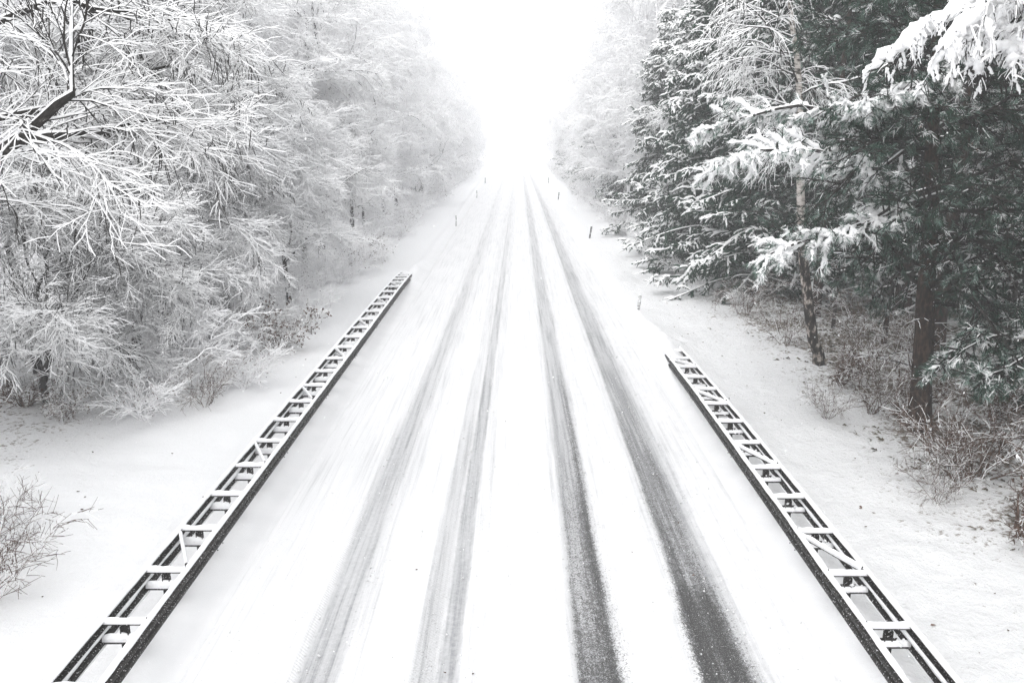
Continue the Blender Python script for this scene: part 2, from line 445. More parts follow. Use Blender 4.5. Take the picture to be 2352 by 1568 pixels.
def road():
    nx, ny = len(xs), len(ys)
    V = np.zeros((ny, nx, 3)); sl = np.zeros((ny, nx)); ba = np.zeros((ny, nx)); tr = np.zeros((ny, nx))
    for j, y in enumerate(ys):
        yy = max(y, 0)
        z = np.zeros(nx)
        e = {}
        for k, (l, r) in TR.items():
            jl = 0.016 * fbm(1.3 + ord(k), yy, 0.4, 1.0) + 0.015 * fbm(2.0 + ord(k), yy, 4.0, 5.0)
            jr = 0.016 * fbm(5.3 + ord(k), yy, 0.4, 2.0) + 0.015 * fbm(9.0 + ord(k), yy, 4.0, 6.0)
            q_ = math.log(max(4, yy)); e[k] = (np.interp(q_, _ly, _sm[k + 'l']) + jl, np.interp(q_, _ly, _sm[k + 'r']) + jr)
        def band(k, sl_, sr_):
            l, r = e[k]
            return sstep(l - sl_, l + sl_, xs) * (1 - sstep(r - sr_, r + sr_, xs))
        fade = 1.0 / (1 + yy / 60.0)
        a_ = band('a', 0.06, 0.16); b_ = band('b', 0.05, 0.05); c_ = band('c', 0.02, 0.02)
        d_ = band('d', 0.07, 0.13); e_ = band('e', 0.04, 0.20)
        wl_ = sstep(e['a'][0] - 0.62, e['a'][0] - 0.50, xs) * (1 - sstep(e['a'][0] - 0.30, e['a'][0] - 0.18, xs))
        fab = float(np.interp(yy, [0, 18, 60], [1, 0.95, 0.5]))
        s = 0.74 * a_ * fab + 0.58 * fab * b_ * float(np.interp(yy, [0, 14, 24], [1, 0.9, 0.45])) + 0.85 * fab * c_ + 0.9 * d_ + 1.0 * e_
        for kk, am in (('a', 0.12), ('b', 0.07), ('c', 0.06), ('d', 0.08), ('e', 0.10)):
            s += am * (1 - sstep(0.10, 0.55, np.abs(xs - (e[kk][0] + e[kk][1]) / 2 - 0.08) - (e[kk][1] - e[kk][0]) / 2))
        # faint pressed strips beside the ruts and a seam between the lanes
        s += 0.14 * (1 - sstep(0, 0.30, np.abs(xs - (e['a'][1] + 0.18))))
        s += 0.16 * (1 - sstep(0.10, 0.17, np.abs(xs - (e['c'][1] + 0.14))))
        s += 0.10 * (1 - sstep(0.0, 0.05, np.abs(xs - np.interp(yy, TY, [0.04, 0.05, 0.05, 0.12, 0.2, 0.5, 1.2]))))
        s += 0.28 * sstep(e['e'][0] - 0.20, e['e'][0] - 0.14, xs) * (1 - sstep(e['e'][0] - 0.1, e['e'][0], xs))
        s += 0.22 * sstep(e['d'][0] - 0.20, e['d'][0] - 0.10, xs) * (1 - sstep(e['d'][0] - 0.1, e['d'][0], xs))
        s += 0.22 * sstep(1.3, 1.5, xs) * np.clip(np.array([fbm(x, yy, 5.0, 31.0, 3) for x in xs]) if yy < 40 else 0 * xs, 0, 1)
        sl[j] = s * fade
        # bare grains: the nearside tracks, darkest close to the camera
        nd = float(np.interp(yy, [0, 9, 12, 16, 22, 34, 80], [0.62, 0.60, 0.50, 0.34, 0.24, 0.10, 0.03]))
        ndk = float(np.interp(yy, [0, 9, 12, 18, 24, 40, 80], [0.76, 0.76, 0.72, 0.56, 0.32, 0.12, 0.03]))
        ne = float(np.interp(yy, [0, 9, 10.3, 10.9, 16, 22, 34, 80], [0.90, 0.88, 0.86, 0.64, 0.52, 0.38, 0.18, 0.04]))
        l, r = e['d']
        w = (xs - l) / max(r - l, 0.01)
        ba[j] = d_ * (nd + (ndk - nd) * sstep(0.45, 0.85, w))
        ba[j] = np.maximum(ba[j], 0.42 * sstep(r - 0.05, r, xs) * (1 - sstep(r, r + 0.28, xs)) * nd / 0.6)
        ba[j] = np.maximum(ba[j], 0.22 * sstep(l - 0.25, l, xs) * (1 - sstep(l, l + 0.1, xs)) * nd / 0.6)
        l, r = e['e']
        w = (xs - l) / max(r - l, 0.01)
        core = np.interp(w, [-0.3, 0, 0.12, 0.45, 0.62, 0.85, 1.25], [0.0, 0.75, 1.0, 0.84, 1.0, 0.55, 0.0])
        ba[j] = np.maximum(ba[j], core * ne)
        ba[j] = np.maximum(ba[j], 0.40 * a_ * float(np.interp(yy, [0, 8, 10, 14], [0.9, 0.8, 0.4, 0.1])))
        ba[j] = np.maximum(ba[j], 0.34 * b_ * float(np.interp(yy, [0, 9, 15, 20], [1, 0.9, 0.5, 0])))
        tnear = float(np.interp(yy, [0, 13, 24], [1, 0.8, 0]))
        tb = 0.55 * b_ + 0.9 * sstep(e['a'][0] - 0.13, e['a'][0] - 0.08, xs) * (1 - sstep(e['a'][0] - 0.02, e['a'][0] + 0.02, xs)) \
            + 0.5 * sstep(e['a'][0] - 0.26, e['a'][0] - 0.24, xs) * (1 - sstep(e['a'][0] - 0.22, e['a'][0] - 0.20, xs))
        tr[j] = tb * tnear
        z -= 0.030 * a_ + 0.018 * b_ + 0.028 * c_ + 0.040 * d_ + 0.045 * e_
        ridge = lambda x0, w_: np.clip(1 - np.abs(xs - x0) / w_, 0, 1) ** 2
        for k in 'acde':
            z += 0.014 * ridge(e[k][0] - 0.07, 0.09) + 0.014 * ridge(e[k][1] + 0.10, 0.12)
        z += 0.012 * ridge(e['b'][1] + 0.01, 0.02)
        if 0 < y < 60:
            nz = np.array([fbm(x, y, 1.6, 4.4, 3) for x in xs[::4]])
            z += 0.010 * np.interp(xs, xs[::4], nz) * (1 - 0.8 * np.clip(a_ + b_ + c_ + d_ + e_, 0, 1))
        edge = sstep(RW - 0.4, RW, np.abs(xs))
        z = z * (1 - edge)
        V[j, :, 0] = xs; V[j, :, 1] = y; V[j, :, 2] = z
    mb = MB()
    idx = np.arange(nx * ny).reshape(ny, nx)
    q = np.stack([idx[:-1, :-1], idx[:-1, 1:], idx[1:, 1:], idx[1:, :-1]], axis=-1).reshape(-1, 4)
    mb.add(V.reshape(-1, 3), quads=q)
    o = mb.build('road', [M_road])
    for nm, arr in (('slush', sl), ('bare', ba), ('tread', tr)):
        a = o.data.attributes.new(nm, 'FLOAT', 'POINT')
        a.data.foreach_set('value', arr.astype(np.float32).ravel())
    tag(o, kind='structure')
road()

def ground():
    half = [RW]
    while half[-1] < 13: half.append(half[-1] + 0.13)
    while half[-1] < 300: half.append(half[-1] * 1.12)
    gx = [-h for h in reversed(half)] + [-RW + 0.06, RW - 0.06] + half
    gx = np.array(gx)
    gy = [-30, -10, 0, 3]
    while gy[-1] < 50: gy.append(gy[-1] + max(0.13, 0.009 * gy[-1]))
    while gy[-1] < 600: gy.append(gy[-1] * 1.05)
    gy = np.array(gy)
    V = np.zeros((len(gy), len(gx), 3)); th = np.zeros((len(gy), len(gx)))
    for j, y in enumerate(gy):
        for i, x in enumerate(gx):
            z = gz(x, y) if abs(x) >= RW else -0.12
            V[j, i] = (x, y, z)
            if x > 4.5:
                t = 0.25 + 0.75 * min(1, max(0, (x - 6.2) / 3.6))
                th[j, i] = t * (1.0 if y < 30 else max(0, 1 - (y - 30) / 25)) * (0.85 + 0.5 * fbm(x, y, 0.5, 9.0, 2))
            elif x < -4.5:
                th[j, i] = 0.60 * min(1, max(0, (-x - 7.5) / 3.0))
    mb = MB()
    nx, ny = len(gx), len(gy)
    idx = np.arange(nx * ny).reshape(ny, nx)
    q = np.stack([idx[:-1, :-1], idx[:-1, 1:], idx[1:, 1:], idx[1:, :-1]], axis=-1).reshape(-1, 4)
    mb.add(V.reshape(-1, 3), quads=q)
    o = mb.build('ground', [M_ground])
    a = o.data.attributes.new('thin', 'FLOAT', 'POINT')
    a.data.foreach_set('value', np.clip(th, 0, 1.3).astype(np.float32).ravel())
    a = o.data.attributes.new('rough', 'FLOAT', 'POINT')
    rg = sstep(RW, RW + 1.3, np.abs(gx)) * np.where(gx > 0, 1.0, 0.45)
    a.data.foreach_set('value', np.broadcast_to(rg[None, :], (ny, nx)).astype(np.float32).ravel())
    tag(o, kind='structure')
ground()

# ---------------------------------------------------------------- guard rails
def sweep(mb, prof, path, mat=0, closed=True):
    """prof list of (u,z) ; path list of (x,y,z) with u along +x"""
    n = len(prof)
    V = [(px + u, py, pz + w) for (px, py, pz) in path for (u, w) in prof]
    q = []
    for j in range(len(path) - 1):
        for i in range(n if closed else n - 1):
            i2 = (i + 1) % n
            q.append((j * n + i, j * n + i2, (j + 1) * n + i2, (j + 1) * n + i))
    mb.add(V, quads=q, mq=mat)
    if closed:
        for j, rev in ((0, True), (len(path) - 1, False)):
            c = np.mean([V[j * n + i] for i in range(n)], axis=0)
            vv = [V[j * n + i] for i in range(n)] + [tuple(c)]
            t = [(i, (i + 1) % n, n) if not rev else ((i + 1) % n, i, n) for i in range(n)]
            mb.add(vv, tris=t, mt=mat)

def bar(mb, p, q, r, rng, snow_t=0.05, m_low=0, m_up=1, sides=8, n=8, bulge=1.0):
    p, q = np.array(p, float), np.array(q, float)
    t = np.linspace(0, 1, n)[:, None]
    P = (p * (1 - t) + q * t)[None]
    tubes(mb, P, np.full((1, n), r), np.array([snow_t]), rng, sides=sides, m_low=m_low, m_up=m_up)
    # end caps
    for e, s in ((0, 1), (n - 1, -1)):
        V = mb.v[-1] if e == 0 else Vlast
        if e == 0: Vlast = V
        ring = Vlast[e * sides:(e + 1) * sides]
        c = ring.mean(0)
        tr = [((i + 1) % sides, i, sides) if s > 0 else (i, (i + 1) % sides, sides) for i in range(sides)]
        mb.add(np.vstack([ring, c]), tris=tr, mt=m_low)

def guard_rail(side, xin, xout, yend, rung0, label, seed):
    """side -1 left, +1 right; xin the face towards the road, xout the far face"""
    rng = np.random.default_rng(seed)
    g = empty('guard_rail', (side * (abs(xin) + abs(xout)) / 2, 0, 0))
    tag(g, label, 'guard rail')
    gx0 = g.location.x
    ylist = list(np.arange(1.0, yend + 1.0, 0.15))
    ramp_len = 11.0
    def drop(y):
        t = max(0.0, (y - (yend - ramp_len)) / ramp_len)
        return 0.86 * t ** 1.7
    def flare(y):
        t = max(0.0, (y - (yend - ramp_len)) / ramp_len)
        return side * 0.50 * t ** 1.6
    # W section, u>0 is outward from the barrier's middle
    W = [(0.000, 0.310), (0.012, 0.296), (0.020, 0.280), (0.075, 0.250), (0.080, 0.215), (0.075, 0.190), (0.018, 0.160),
         (0.018, 0.148), (0.075, 0.118), (0.080, 0.085), (0.075, 0.055), (0.020, 0.028), (0.012, 0.012), (0.0, 0.0)]
    T = 0.006
    for nm, xf, sg in (('rail_beam', xin, -side), ('rail_beam', xout, side)):
        # the crest of the W section sits at xf, its back 0.08 m nearer the middle
        W = [(u_, 0.03 + z_ * 0.9) for u_, z_ in W] if nm == 'rail_beam' and abs(W[-1][1]) < 1e-6 else W
        o_ = [(sg * (u - 0.08), z) for u, z in W]
        i_ = [(sg * (u - 0.08) - sg * T, z) for u, z in reversed(W)]
        prof = o_ + i_
        path = [(xf + flare(y) - gx0, y, 0.40 - drop(y)) for y in ylist]
        mb = MB(); sweep(mb, prof, path, 0)
        if sg * 1 > 0: pass
        b = mb.build('rail_beam', [M_steel, M_capsnow], g, smooth=False)
        if nm == 'rail_beam' and xf == xin:
            for y0_ in np.arange(3.6, yend - 3, 3.648):       # lap joints with bolt heads
                mb = MB()
                o2 = [(u + sg * 0.003, z) for u, z in o_]; i2 = [(u + sg * 0.001, z) for u, z in o_[::-1]]
                sweep(mb, o2 + i2, [(xf + flare(y_) - gx0, y_, 0.40 - drop(y_)) for y_ in (y0_, y0_ + 0.16, y0_ + 0.32)], 0)
                for yb in (0.05, 0.27):
                    for zb in (0.265, 0.155, 0.045):
                        blob(mb, np.array([xf + flare(y0_ + yb) - gx0 - sg * (0.01 if zb != 0.155 else 0.055), y0_ + yb, 0.40 - drop(y0_ + yb) + zb]), 0.012, rng)
                mb.build('lap_joint', [M_steel], b, smooth=False)
        # snow on the top edge: a rounded, uneven cap bulging both ways
        mb = MB(); n = 9
        V = []
        for (px, py, pz) in path:
            w = 0.046 + 0.013 * fbm(xf, py, 1.1, 2.0, 3) + 0.006 * fbm(xf, py, 6.0, 3.0, 2)
            h = 0.066 + 0.016 * fbm(xf + 4, py, 0.9, 5.0, 3) + 0.008 * fbm(xf, py, 7.0, 9.0, 2)
            for k in range(n):
                a = math.pi * (1.08 - 1.16 * k / (n - 1))
                V.append((px - sg * 0.045 + w * math.cos(a) * (1.0 if k not in (0, n - 1) else 0.86), py, pz + 0.300 + h * math.sin(a) * (0.55 if math.sin(a) > 0 else 0.2) + h * 0.30))
        q = [(j * n + i, j * n + i + 1, (j + 1) * n + i + 1, (j + 1) * n + i) if False else (j * n + i, (j + 1) * n + i, (j + 1) * n + i + 1, j * n + i + 1)
             for j in range(len(path) - 1) for i in range(n - 1)]
        q += [(j * n + n - 1, (j + 1) * n + n - 1, (j + 1) * n, j * n) for j in range(len(path) - 1)]
        mb.add(V, quads=q)
        mb.build('snow_cap', [M_capsnow], b)
        # snow caught in the hollows of the section
        mb = MB()
        inner = -sg
        for (zz, uu, hw, hh) in ((0.165, -0.040, 0.055, 0.050), (0.005, -0.045, 0.040, 0.030)):
            V = []; n = 6
            for (px, py, pz) in path:
                a = 0.72 + 0.5 * fbm(xf + zz * 40, py, 1.6, 8.0, 3)
                a = max(0.45, min(1.25, a)) if xf == xout else 0.25 * max(0.1, a)
                for k in range(n):
                    t = math.pi * k / (n - 1)
                    V.append((px + sg * (uu - 0.02) + inner * hw * a * (0.5 - 0.5 * math.cos(t)) * 1.0, py, pz + zz + hh * a * math.sin(t)))
            q = [(j * n + i, (j + 1) * n + i, (j + 1) * n + (i + 1) % n, j * n + (i + 1) % n) for j in range(len(path) - 1) for i in range(n)]
            mb.add(V, quads=q)
        mb.build('snow_ledge', [M_capsnow], b)
    # rungs, struts, posts
    y = rung0 - 1.216 * 6
    k = -6
    xa, xb = (xin, xout)
    while y < yend - 0.3:
        dz, fl = drop(y), flare(y)
        if y > 1.2:
            a = (xa + side * 0.06 + fl - gx0, y, 0.69 - dz); b_ = (xb - side * 0.06 + fl - gx0, y, 0.69 - dz)
            mb = MB(); bar(mb, a, b_, 0.032, rng, 0.046)
            mb.build('cross_bar', [M_steel, M_capsnow], g)
            if dz < 0.45:
                mb = MB()
                bar(mb, (a[0], y - 0.03, 0.47 - dz), (b_[0], y - 0.03, 0.47 - dz), 0.05, rng, 0.055 if side < 0 else 0.008, sides=8)
                mb.build('lower_strut', [M_steel, M_capsnow], g)
            if dz < 0.5:
                cx = 0.0 + fl
                mb = MB()
                pr = [(-0.05, 0.03), (0.05, 0.03), (0.05, -0.03), (0.04, -0.03), (0.04, 0.02), (-0.04, 0.02), (-0.04, -0.03), (-0.05, -0.03)]
                zt, zb = 0.66 - dz, -0.25
                V = [(cx + u, y - 0.02 + w, z) for z in (zb, zt) for (u, w) in pr]
                n = len(pr)
                mb.add(V, quads=[(i, (i + 1) % n, n + (i + 1) % n, n + i) for i in range(n)])
                # spreading gusset under the strut
                V = []
                for yy in (y - 0.035, y - 0.025):
                    V += [(cx - 0.11, yy, 0.56 - dz), (cx + 0.11, yy, 0.56 - dz), (cx + 0.05, yy, 0.44 - dz), (cx - 0.05, yy, 0.44 - dz)]
                mb.add(V, quads=[(0, 1, 2, 3), (7, 6, 5, 4), (0, 4, 5, 1), (1, 5, 6, 2), (2, 6, 7, 3), (3, 7, 4, 0)])
                mb.build('post', [M_steel], g, smooth=False)
                if side > 0 or rng.random() < 0.25:
                    for c in range(5):        # wet snow clods caught on the bracket
                        mb = MB()
                        blob(mb, np.array([cx + rng.uniform(-0.02, 0.2), y - 0.05 + rng.uniform(-0.03, 0.02), 0.53 - dz + rng.uniform(-0.08, 0.07)]), rng.uniform(0.012, 0.030), rng)
                        mb.build('snow_clod', [M_capsnow], g)
            if k % 3 == 1 and dz < 0.5:
                y2 = y + 1.216
                mb = MB()
                lo = min(xa, xb) + 0.09 + fl - gx0; hi = max(xa, xb) - 0.09 + fl - gx0
                bar(mb, (hi, y + 0.10, 0.69 - dz), (lo, y2 - 0.12, 0.69 - drop(y2)), 0.028, rng, 0.046, n=12)
                mb.build('diagonal_brace', [M_steel, M_capsnow], g)
        y += 1.216; k += 1
    return g

def blob(mb, c, r, rng):
    V, T = [], []
    n, m = 6, 4
    for j in range(m + 1):
        a = math.pi * j / m
        for i in range(n):
            b = 2 * math.pi * i / n
            rr = r * (1 + 0.25 * rng.normal())
            V.append(c + rr * np.array([math.sin(a) * math.cos(b), math.sin(a) * math.sin(b), 0.8 * math.cos(a)]))
    q = [(j * n + i, j * n + (i + 1) % n, (j + 1) * n + (i + 1) % n, (j + 1) * n + i) for j in range(m) for i in range(n)]
    mb.add(V, quads=q)

guard_rail(-1, -4.46, -5.13, 41.5, 8.70, 'long dark double guard rail with snowy rungs on the left side of the road', 5)
guard_rail(1, 4.29, 4.95, 27.0, 8.61, 'shorter dark double guard rail with clods of snow on the right side of the road', 6)

# ---------------------------------------------------------------- marker posts
def marker_post(x, y, h, lean, dark, label, seed):
    z0 = gz(x, y)
    g = empty('marker_post', (x, y, z0 - 0.02))
    g.rotation_euler = (R(-3), R(lean), 0)
    tag(g, label, 'marker post', 'marker posts along the verges')
    prof = [(-0.055, -0.02), (-0.03, -0.045), (0.03, -0.045), (0.055, -0.02), (0.055, 0.03), (-0.055, 0.03)]
    mb = MB(); V = []
    rng = np.random.default_rng(seed)
    zz = list(np.linspace(-0.2, h, 8)) + [h + 0.03]
    for z in zz:
        s = 1.0 if z <= h else 0.55
        V += [(u * s * (1 + 0.05 * rng.normal()), w * s, z + (0.03 if (w > 0 and z >= h) else 0)) for u, w in prof]
    n = len(prof)
    q = [(j * n + i, j * n + (i + 1) % n, (j + 1) * n + (i + 1) % n, (j + 1) * n + i) for j in range(len(zz) - 1) for i in range(n)]
    mb.add(V, quads=q)
    c = len(V) - n
    mb.add(V[c:] + [(0, 0, h + 0.04)], tris=[(i, (i + 1) % n, n) for i in range(n)])
    mb.build('post_body', [M_postdark if dark else M_post], g)
    mb = MB(); mb.add([(-0.025, -0.050, h - 0.20), (0.025, -0.050, h - 0.20), (0.025, -0.050, h - 0.06), (-0.025, -0.050, h - 0.06),
                       (-0.025, -0.044, h - 0.20), (0.025, -0.044, h - 0.20), (0.025, -0.044, h - 0.06), (-0.025, -0.044, h - 0.06)],
                      quads=[(0, 1, 2, 3), (0, 4, 5, 1), (1, 5, 6, 2), (2, 6, 7, 3), (3, 7, 4, 0)])
    mb.build('reflector', [M_refl if dark else M_post], g, smooth=False)
    mb = MB(); blob(mb, np.array([0, 0, h + 0.05]), 0.055, rng)
    mb.build('snow_cap', [M_capsnow], g)

marker_post(4.86, 30.0, 0.60, 5, False, 'pale snow crusted marker post just beyond the right guard rail, nearest of the posts', 1)
marker_post(5.20, 53.5, 0.80, 9, True, 'dark leaning marker post in open snow, second post on the right verge', 2)
marker_post(5.04, 88.0, 0.80, 6, True, 'small dark marker post, third along the right verge', 3)
marker_post(5.5, 122.0, 0.80, 2, True, 'faint marker post in the haze, farthest along the right verge', 4)
marker_post(-4.26, 61.0, 0.80, 0, False, 'pale grey marker post beyond the left guard rail, nearest on the left verge', 5)
marker_post(-3.96, 91.0, 0.80, 0, False, 'faint marker post, second along the left verge', 6)
marker_post(-4.0, 121.0, 0.80, 0, True, 'barely visible marker post in haze, farthest along the left verge', 7)

# ---------------------------------------------------------------- trees: builders returning (trunk mesh, crown mesh)
def trunk_line(h, r0, rng, n=14, lean=(0, 0), wob=0.10, top=0.12, pts=None):
    if pts is not None:
        pts = np.array(pts, float)
        t = np.linspace(0, len(pts) - 1, n)
        i = np.clip(t.astype(int), 0, len(pts) - 2); f = (t - i)[:, None]
        P = pts[i] * (1 - f) + pts[i + 1] * f
        P[1:-1] += rng.normal(size=(n - 2, 3)) * wob * 0.3
    else:
        t = np.linspace(0, 1, n)
        P = np.stack([lean[0] * t ** 1.3, lean[1] * t ** 1.3, h * t], axis=1)
        w = np.cumsum(rng.normal(size=(n, 2)) * wob, axis=0)
        P[:, :2] += w * t[:, None]
    P[0, 2] -= 0.4
    s = np.linspace(0, 1, n)
    Rr = r0 * (1 - s * (1 - top)); Rr[0] *= 1.35
    return P[None], Rr[None]

def birch(seed, h=18.0, dens=1.0, droopy=1.0, low=0.12, spread=4.6, thick=0.14, frost=True):
    """tall fine-twigged tree, every twig carrying snow"""
    rng = np.random.default_rng(seed)
    P0, R0 = trunk_line(h, thick, rng, 16, wob=0.12, lean=(rng.uniform(-.6, .6), rng.uniform(-.6, .6)))
    P1, R1 = sprout(P0, R0, int(46 * dens), rng, low, 0.98, L=spread, Lt=0.62, ang=56, ajit=10, droop=0.10, wob=0.10, nseg=7, rr=0.42, rmax=0.05, flat=0.6)
    P2, R2 = sprout(P1, R1, 11, rng, 0.12, 1.0, L=1.7, Lt=0.45, ang=44, droop=0.22 * droopy, wob=0.13, nseg=5, rr=0.55, rmax=0.018, flat=0.55, up=0.1)
    P3, R3 = sprout(P2, R2, 7, rng, 0.15, 1.0, L=0.95, Lt=0.35, ang=36, droop=0.42 * droopy, wob=0.16, nseg=3, rr=0.6, rmax=0.008, flat=0.3, rmin=0.005)
    tk, cr = MB(), MB()
    tubes(tk, P0, R0, np.array([0.0]), rng, sides=8, m_low=0, m_up=0)
    tubes(cr, P1, R1, np.full(len(P1), 0.030), rng, 4)
    tubes(cr, P2, R2, np.full(len(P2), 0.022), rng, 4, both=0.4)
    tubes(cr, P3, R3, np.full(len(P3), 0.016), rng, 3, both=0.6)
    return tk.mesh('trunk', [M_frost, M_snow]), cr.mesh('crown', [M_frost, M_snow])

def oak(seed, h=11.0, pts=None, limbs=None, nl=14, r0=0.15, spread=4.5, low=0.2, k2=10, k3=10, k4=6, bias=None, snow=1.0, droop=0.12, lowm=2, bw=1.0, tw=1.0):
    """spreading broadleaf tree with heavy snow on crooked, near level branches"""
    rng = np.random.default_rng(seed)
    P0, R0 = trunk_line(h, r0, rng, 14, wob=0.2, pts=pts)
    P1, R1 = sprout(P0, R0, nl, rng, low, 0.97, L=spread, Lt=0.5, ang=62, ajit=12, droop=droop, wob=0.17, nseg=9, rr=0.55, rmax=0.075, flat=0.5, bias=bias)
    Ps, Rs = [P1], [R1]
    if limbs is not None:
        for pl, rr in limbs:
            A, B = trunk_line(0, rr, rng, 10, pts=pl, wob=0.12, top=0.3)
            A[0, 0, 2] += 0.4; B[0, 0] /= 1.35
            Ps.append(A); Rs.append(B)
    tk, cr = MB(), MB()
    tubes(tk, P0, R0, np.array([0.0]), rng, sides=8, m_low=0, m_up=0)
    for A, B in zip(Ps, Rs):
        tubes(tk, A, B, np.full(len(A), 0.06 if len(A) == 1 else 0.055 * snow), rng, 6 if len(A) == 1 else 4)
        kk = k2 if len(A) > 1 else int(k2 * 1.7)
        P2, R2 = sprout(A, B, kk, rng, 0.12, 1.0, L=2.1, Lt=0.45, ang=40, droop=droop, wob=0.12, nseg=7, rr=0.5, rmax=0.024 * tw, flat=0.8, curl=0.05)
        P3, R3 = sprout(P2, R2, k3, rng, 0.12, 1.0, L=0.95, Lt=0.4, ang=38, droop=0.10, wob=0.14, nseg=4, rr=0.6, rmax=0.010 * tw, flat=0.7, rmin=0.004, curl=0.05)
        P4, R4 = sprout(P3, R3, k4, rng, 0.2, 1.0, L=0.40, Lt=0.3, ang=36, droop=0.08, wob=0.14, nseg=2, rr=0.7, rmax=0.008, flat=0.3, rmin=0.005)
        tubes(cr, P2, R2, np.full(len(P2), 0.027 * snow), rng, 4)
        tubes(cr, P3, R3, np.full(len(P3), 0.020 * snow), rng, 4, m_low=lowm, both=0.25 * bw)
        tubes(cr, P4, R4, np.full(len(P4), 0.015 * snow), rng, 3, m_low=lowm, both=0.45 * bw)
    return tk.mesh('trunk', [M_bark, M_snow]), cr.mesh('crown', [M_bark, M_snow, M_frost])

def spruce(seed, h=14.0, rad=3.6, dens=1.0, low=0.03, snowp=0.75, r0=0.16, mids=True):
    """conical conifer with drooping boughs layered with snow"""
    rng = np.random.default_rng(seed)
    P0, R0 = trunk_line(h, r0, rng, 14, wob=0.04)
    N = int(150 * dens * h / 14)
    t = low + (0.985 - low) * (np.arange(N) + rng.random(N)) / N
    az = rng.uniform(0, 2 * math.pi, N)
    L = rad * (1 - t) ** 0.8 * rng.uniform(0.65, 1.2, N) + 0.25
    n = 9
    s = np.linspace(0, 1, n)
    z0 = h * t
    P1 = np.empty((N, n, 3))
    rise = rng.uniform(0.05, 0.25, N); sag = rng.uniform(0.35, 0.75, N)
    for k in range(n):
        u = s[k]
        rr = L * u
        zz = z0 + L * (rise * u - sag * u * u * 0.8 + 0.18 * u ** 4)
        a = az + 0.10 * np.sin(u * 3 + az * 3)
        P1[:, k] = np.stack([rr * np.cos(a), rr * np.sin(a), zz], 1)
    P1[:, :, :] += P0[0, 0:1, :] * 0
    R1 = np.linspace(0.03, 0.008, n)[None] * (L / rad + 0.3)[:, None]
    P2, R2 = sprout(P1, R1, 15, rng, 0.12, 1.0, L=1.05, Lt=0.55, ang=52, ajit=9, droop=0.28, wob=0.06, nseg=4, rr=0.6, rmax=0.010, flat=0.95)
    P3, R3 = sprout(P2, R2, 7, rng, 0.12, 1.0, L=0.34, Lt=0.35, ang=46, droop=0.28, wob=0.08, nseg=2, rr=0.7, rmax=0.01, flat=0.85)
    tk, cr = MB(), MB()
    tubes(tk, P0, R0, np.array([0.0]), rng, sides=8, m_low=0, m_up=0)
    # needles as thick furry twigs: green below, snow above towards the tips
    tubes(cr, P1, R1 + 0.018, np.full(N, 0.02), rng, 4, m_low=0, m_up=1, p_up=0.5)
    def outer(P):
        d = np.linalg.norm(P[:, -1, :2], axis=1); tt = np.clip(P[:, -1, 2] / h, 0, 1)
        lim = rad * (1 - tt) ** 0.8 + 0.25
        return np.clip(d / lim, 0, 1.1)
    w2 = outer(P2); w3 = outer(P3)
    tubes(cr, P2, R2 * 0 + np.array([0.030, 0.046, 0.050, 0.040, 0.014])[None], 0.045 * (0.2 + w2), rng, 4, p_up=np.clip(snowp * (0.05 + 1.35 * w2 ** 2), 0, 1))
    tubes(cr, P3, R3 * 0 + np.array([0.024, 0.028, 0.004])[None], 0.026 * (0.25 + w3), rng, 3, p_up=np.clip(snowp * (0.02 + 0.62 * w3 ** 3), 0, 1))
    needles(cr, P3[rng.random(len(P3)) < 0.45], rng, 7, 0.10, 0.011, w_frost=0.18, w_snow=0.02, m0=0)
    return tk.mesh('trunk', [M_bark, M_snow]), cr.mesh('crown', [M_needle, M_snow, M_fneedle])

def needles(mb, P, rng, k, ln, wd, w_frost=0.3, w_snow=0.05, m0=0, t0=0.0, fwd=0.9, spread=0.75):
    """k long needles (one blade each) along every twig of P, pointing forwards and out"""
    N = len(P)
    if N == 0: return
    t = t0 + (0.999 - t0) * rng.random((N, k))
    pos, T, _ = interp(P, np.ones(P.shape[:2]), t)
    pos, T = pos.reshape(-1, 3), T.reshape(-1, 3)
    M = len(pos)
    v = rng.normal(size=(M, 3)); v = nrm(v - (v * T).sum(1, keepdims=True) * T)
    D = nrm(T * fwd + v * spread)
    D[:, 2] -= 0.12
    S = nrm(np.cross(D, rng.normal(size=(M, 3))))
    l = ln * rng.uniform(0.7, 1.2, (M, 1))
    V = np.stack([pos - S * wd / 2, pos + S * wd / 2, pos + D * l * 0.6 + S * wd * 0.4, pos + D * l], axis=1)
    idx = np.arange(M)[:, None] * 4
    q = idx + np.array([0, 1, 2, 3])[None]
    wf = np.repeat(np.broadcast_to(np.asarray(w_frost, float), (N,)), k)
    ws = np.repeat(np.broadcast_to(np.asarray(w_snow, float), (N,)), k)
    u = 0.7 * np.repeat(rng.random(N), k) + 0.3 * rng.random(M)
    m = np.where(u < ws, 1, np.where(u < ws + wf, 2, m0))
    mb.add(V.reshape(-1, 3), quads=q, mq=m)

def lumps(mb, P, rng, ra, rb, up=0.3):
    """uneven pillows of snow strung along lines"""
    N, n, _ = P.shape
    m = (n - 1) * 3 + 1
    x = np.linspace(0, n - 1.0001, m); i = x.astype(int); f = (x - i)[None, :, None]
    Q = P[:, i] * (1 - f) + P[:, i + 1] * f
    r = rng.uniform(ra, rb, (N, m)) * (0.75 + 0.5 * rng.random((N, 1)))
    r[:, 0] *= 0.4; r[:, -1] *= 0.35; r[:, -2] *= 0.8
    Q[:, :, 2] += r * up
    Q += rng.normal(size=Q.shape) * ra * 0.35
    tubes(mb, Q, r, np.full(N, ra * 0.4), rng, 6, m_low=1, m_up=1)

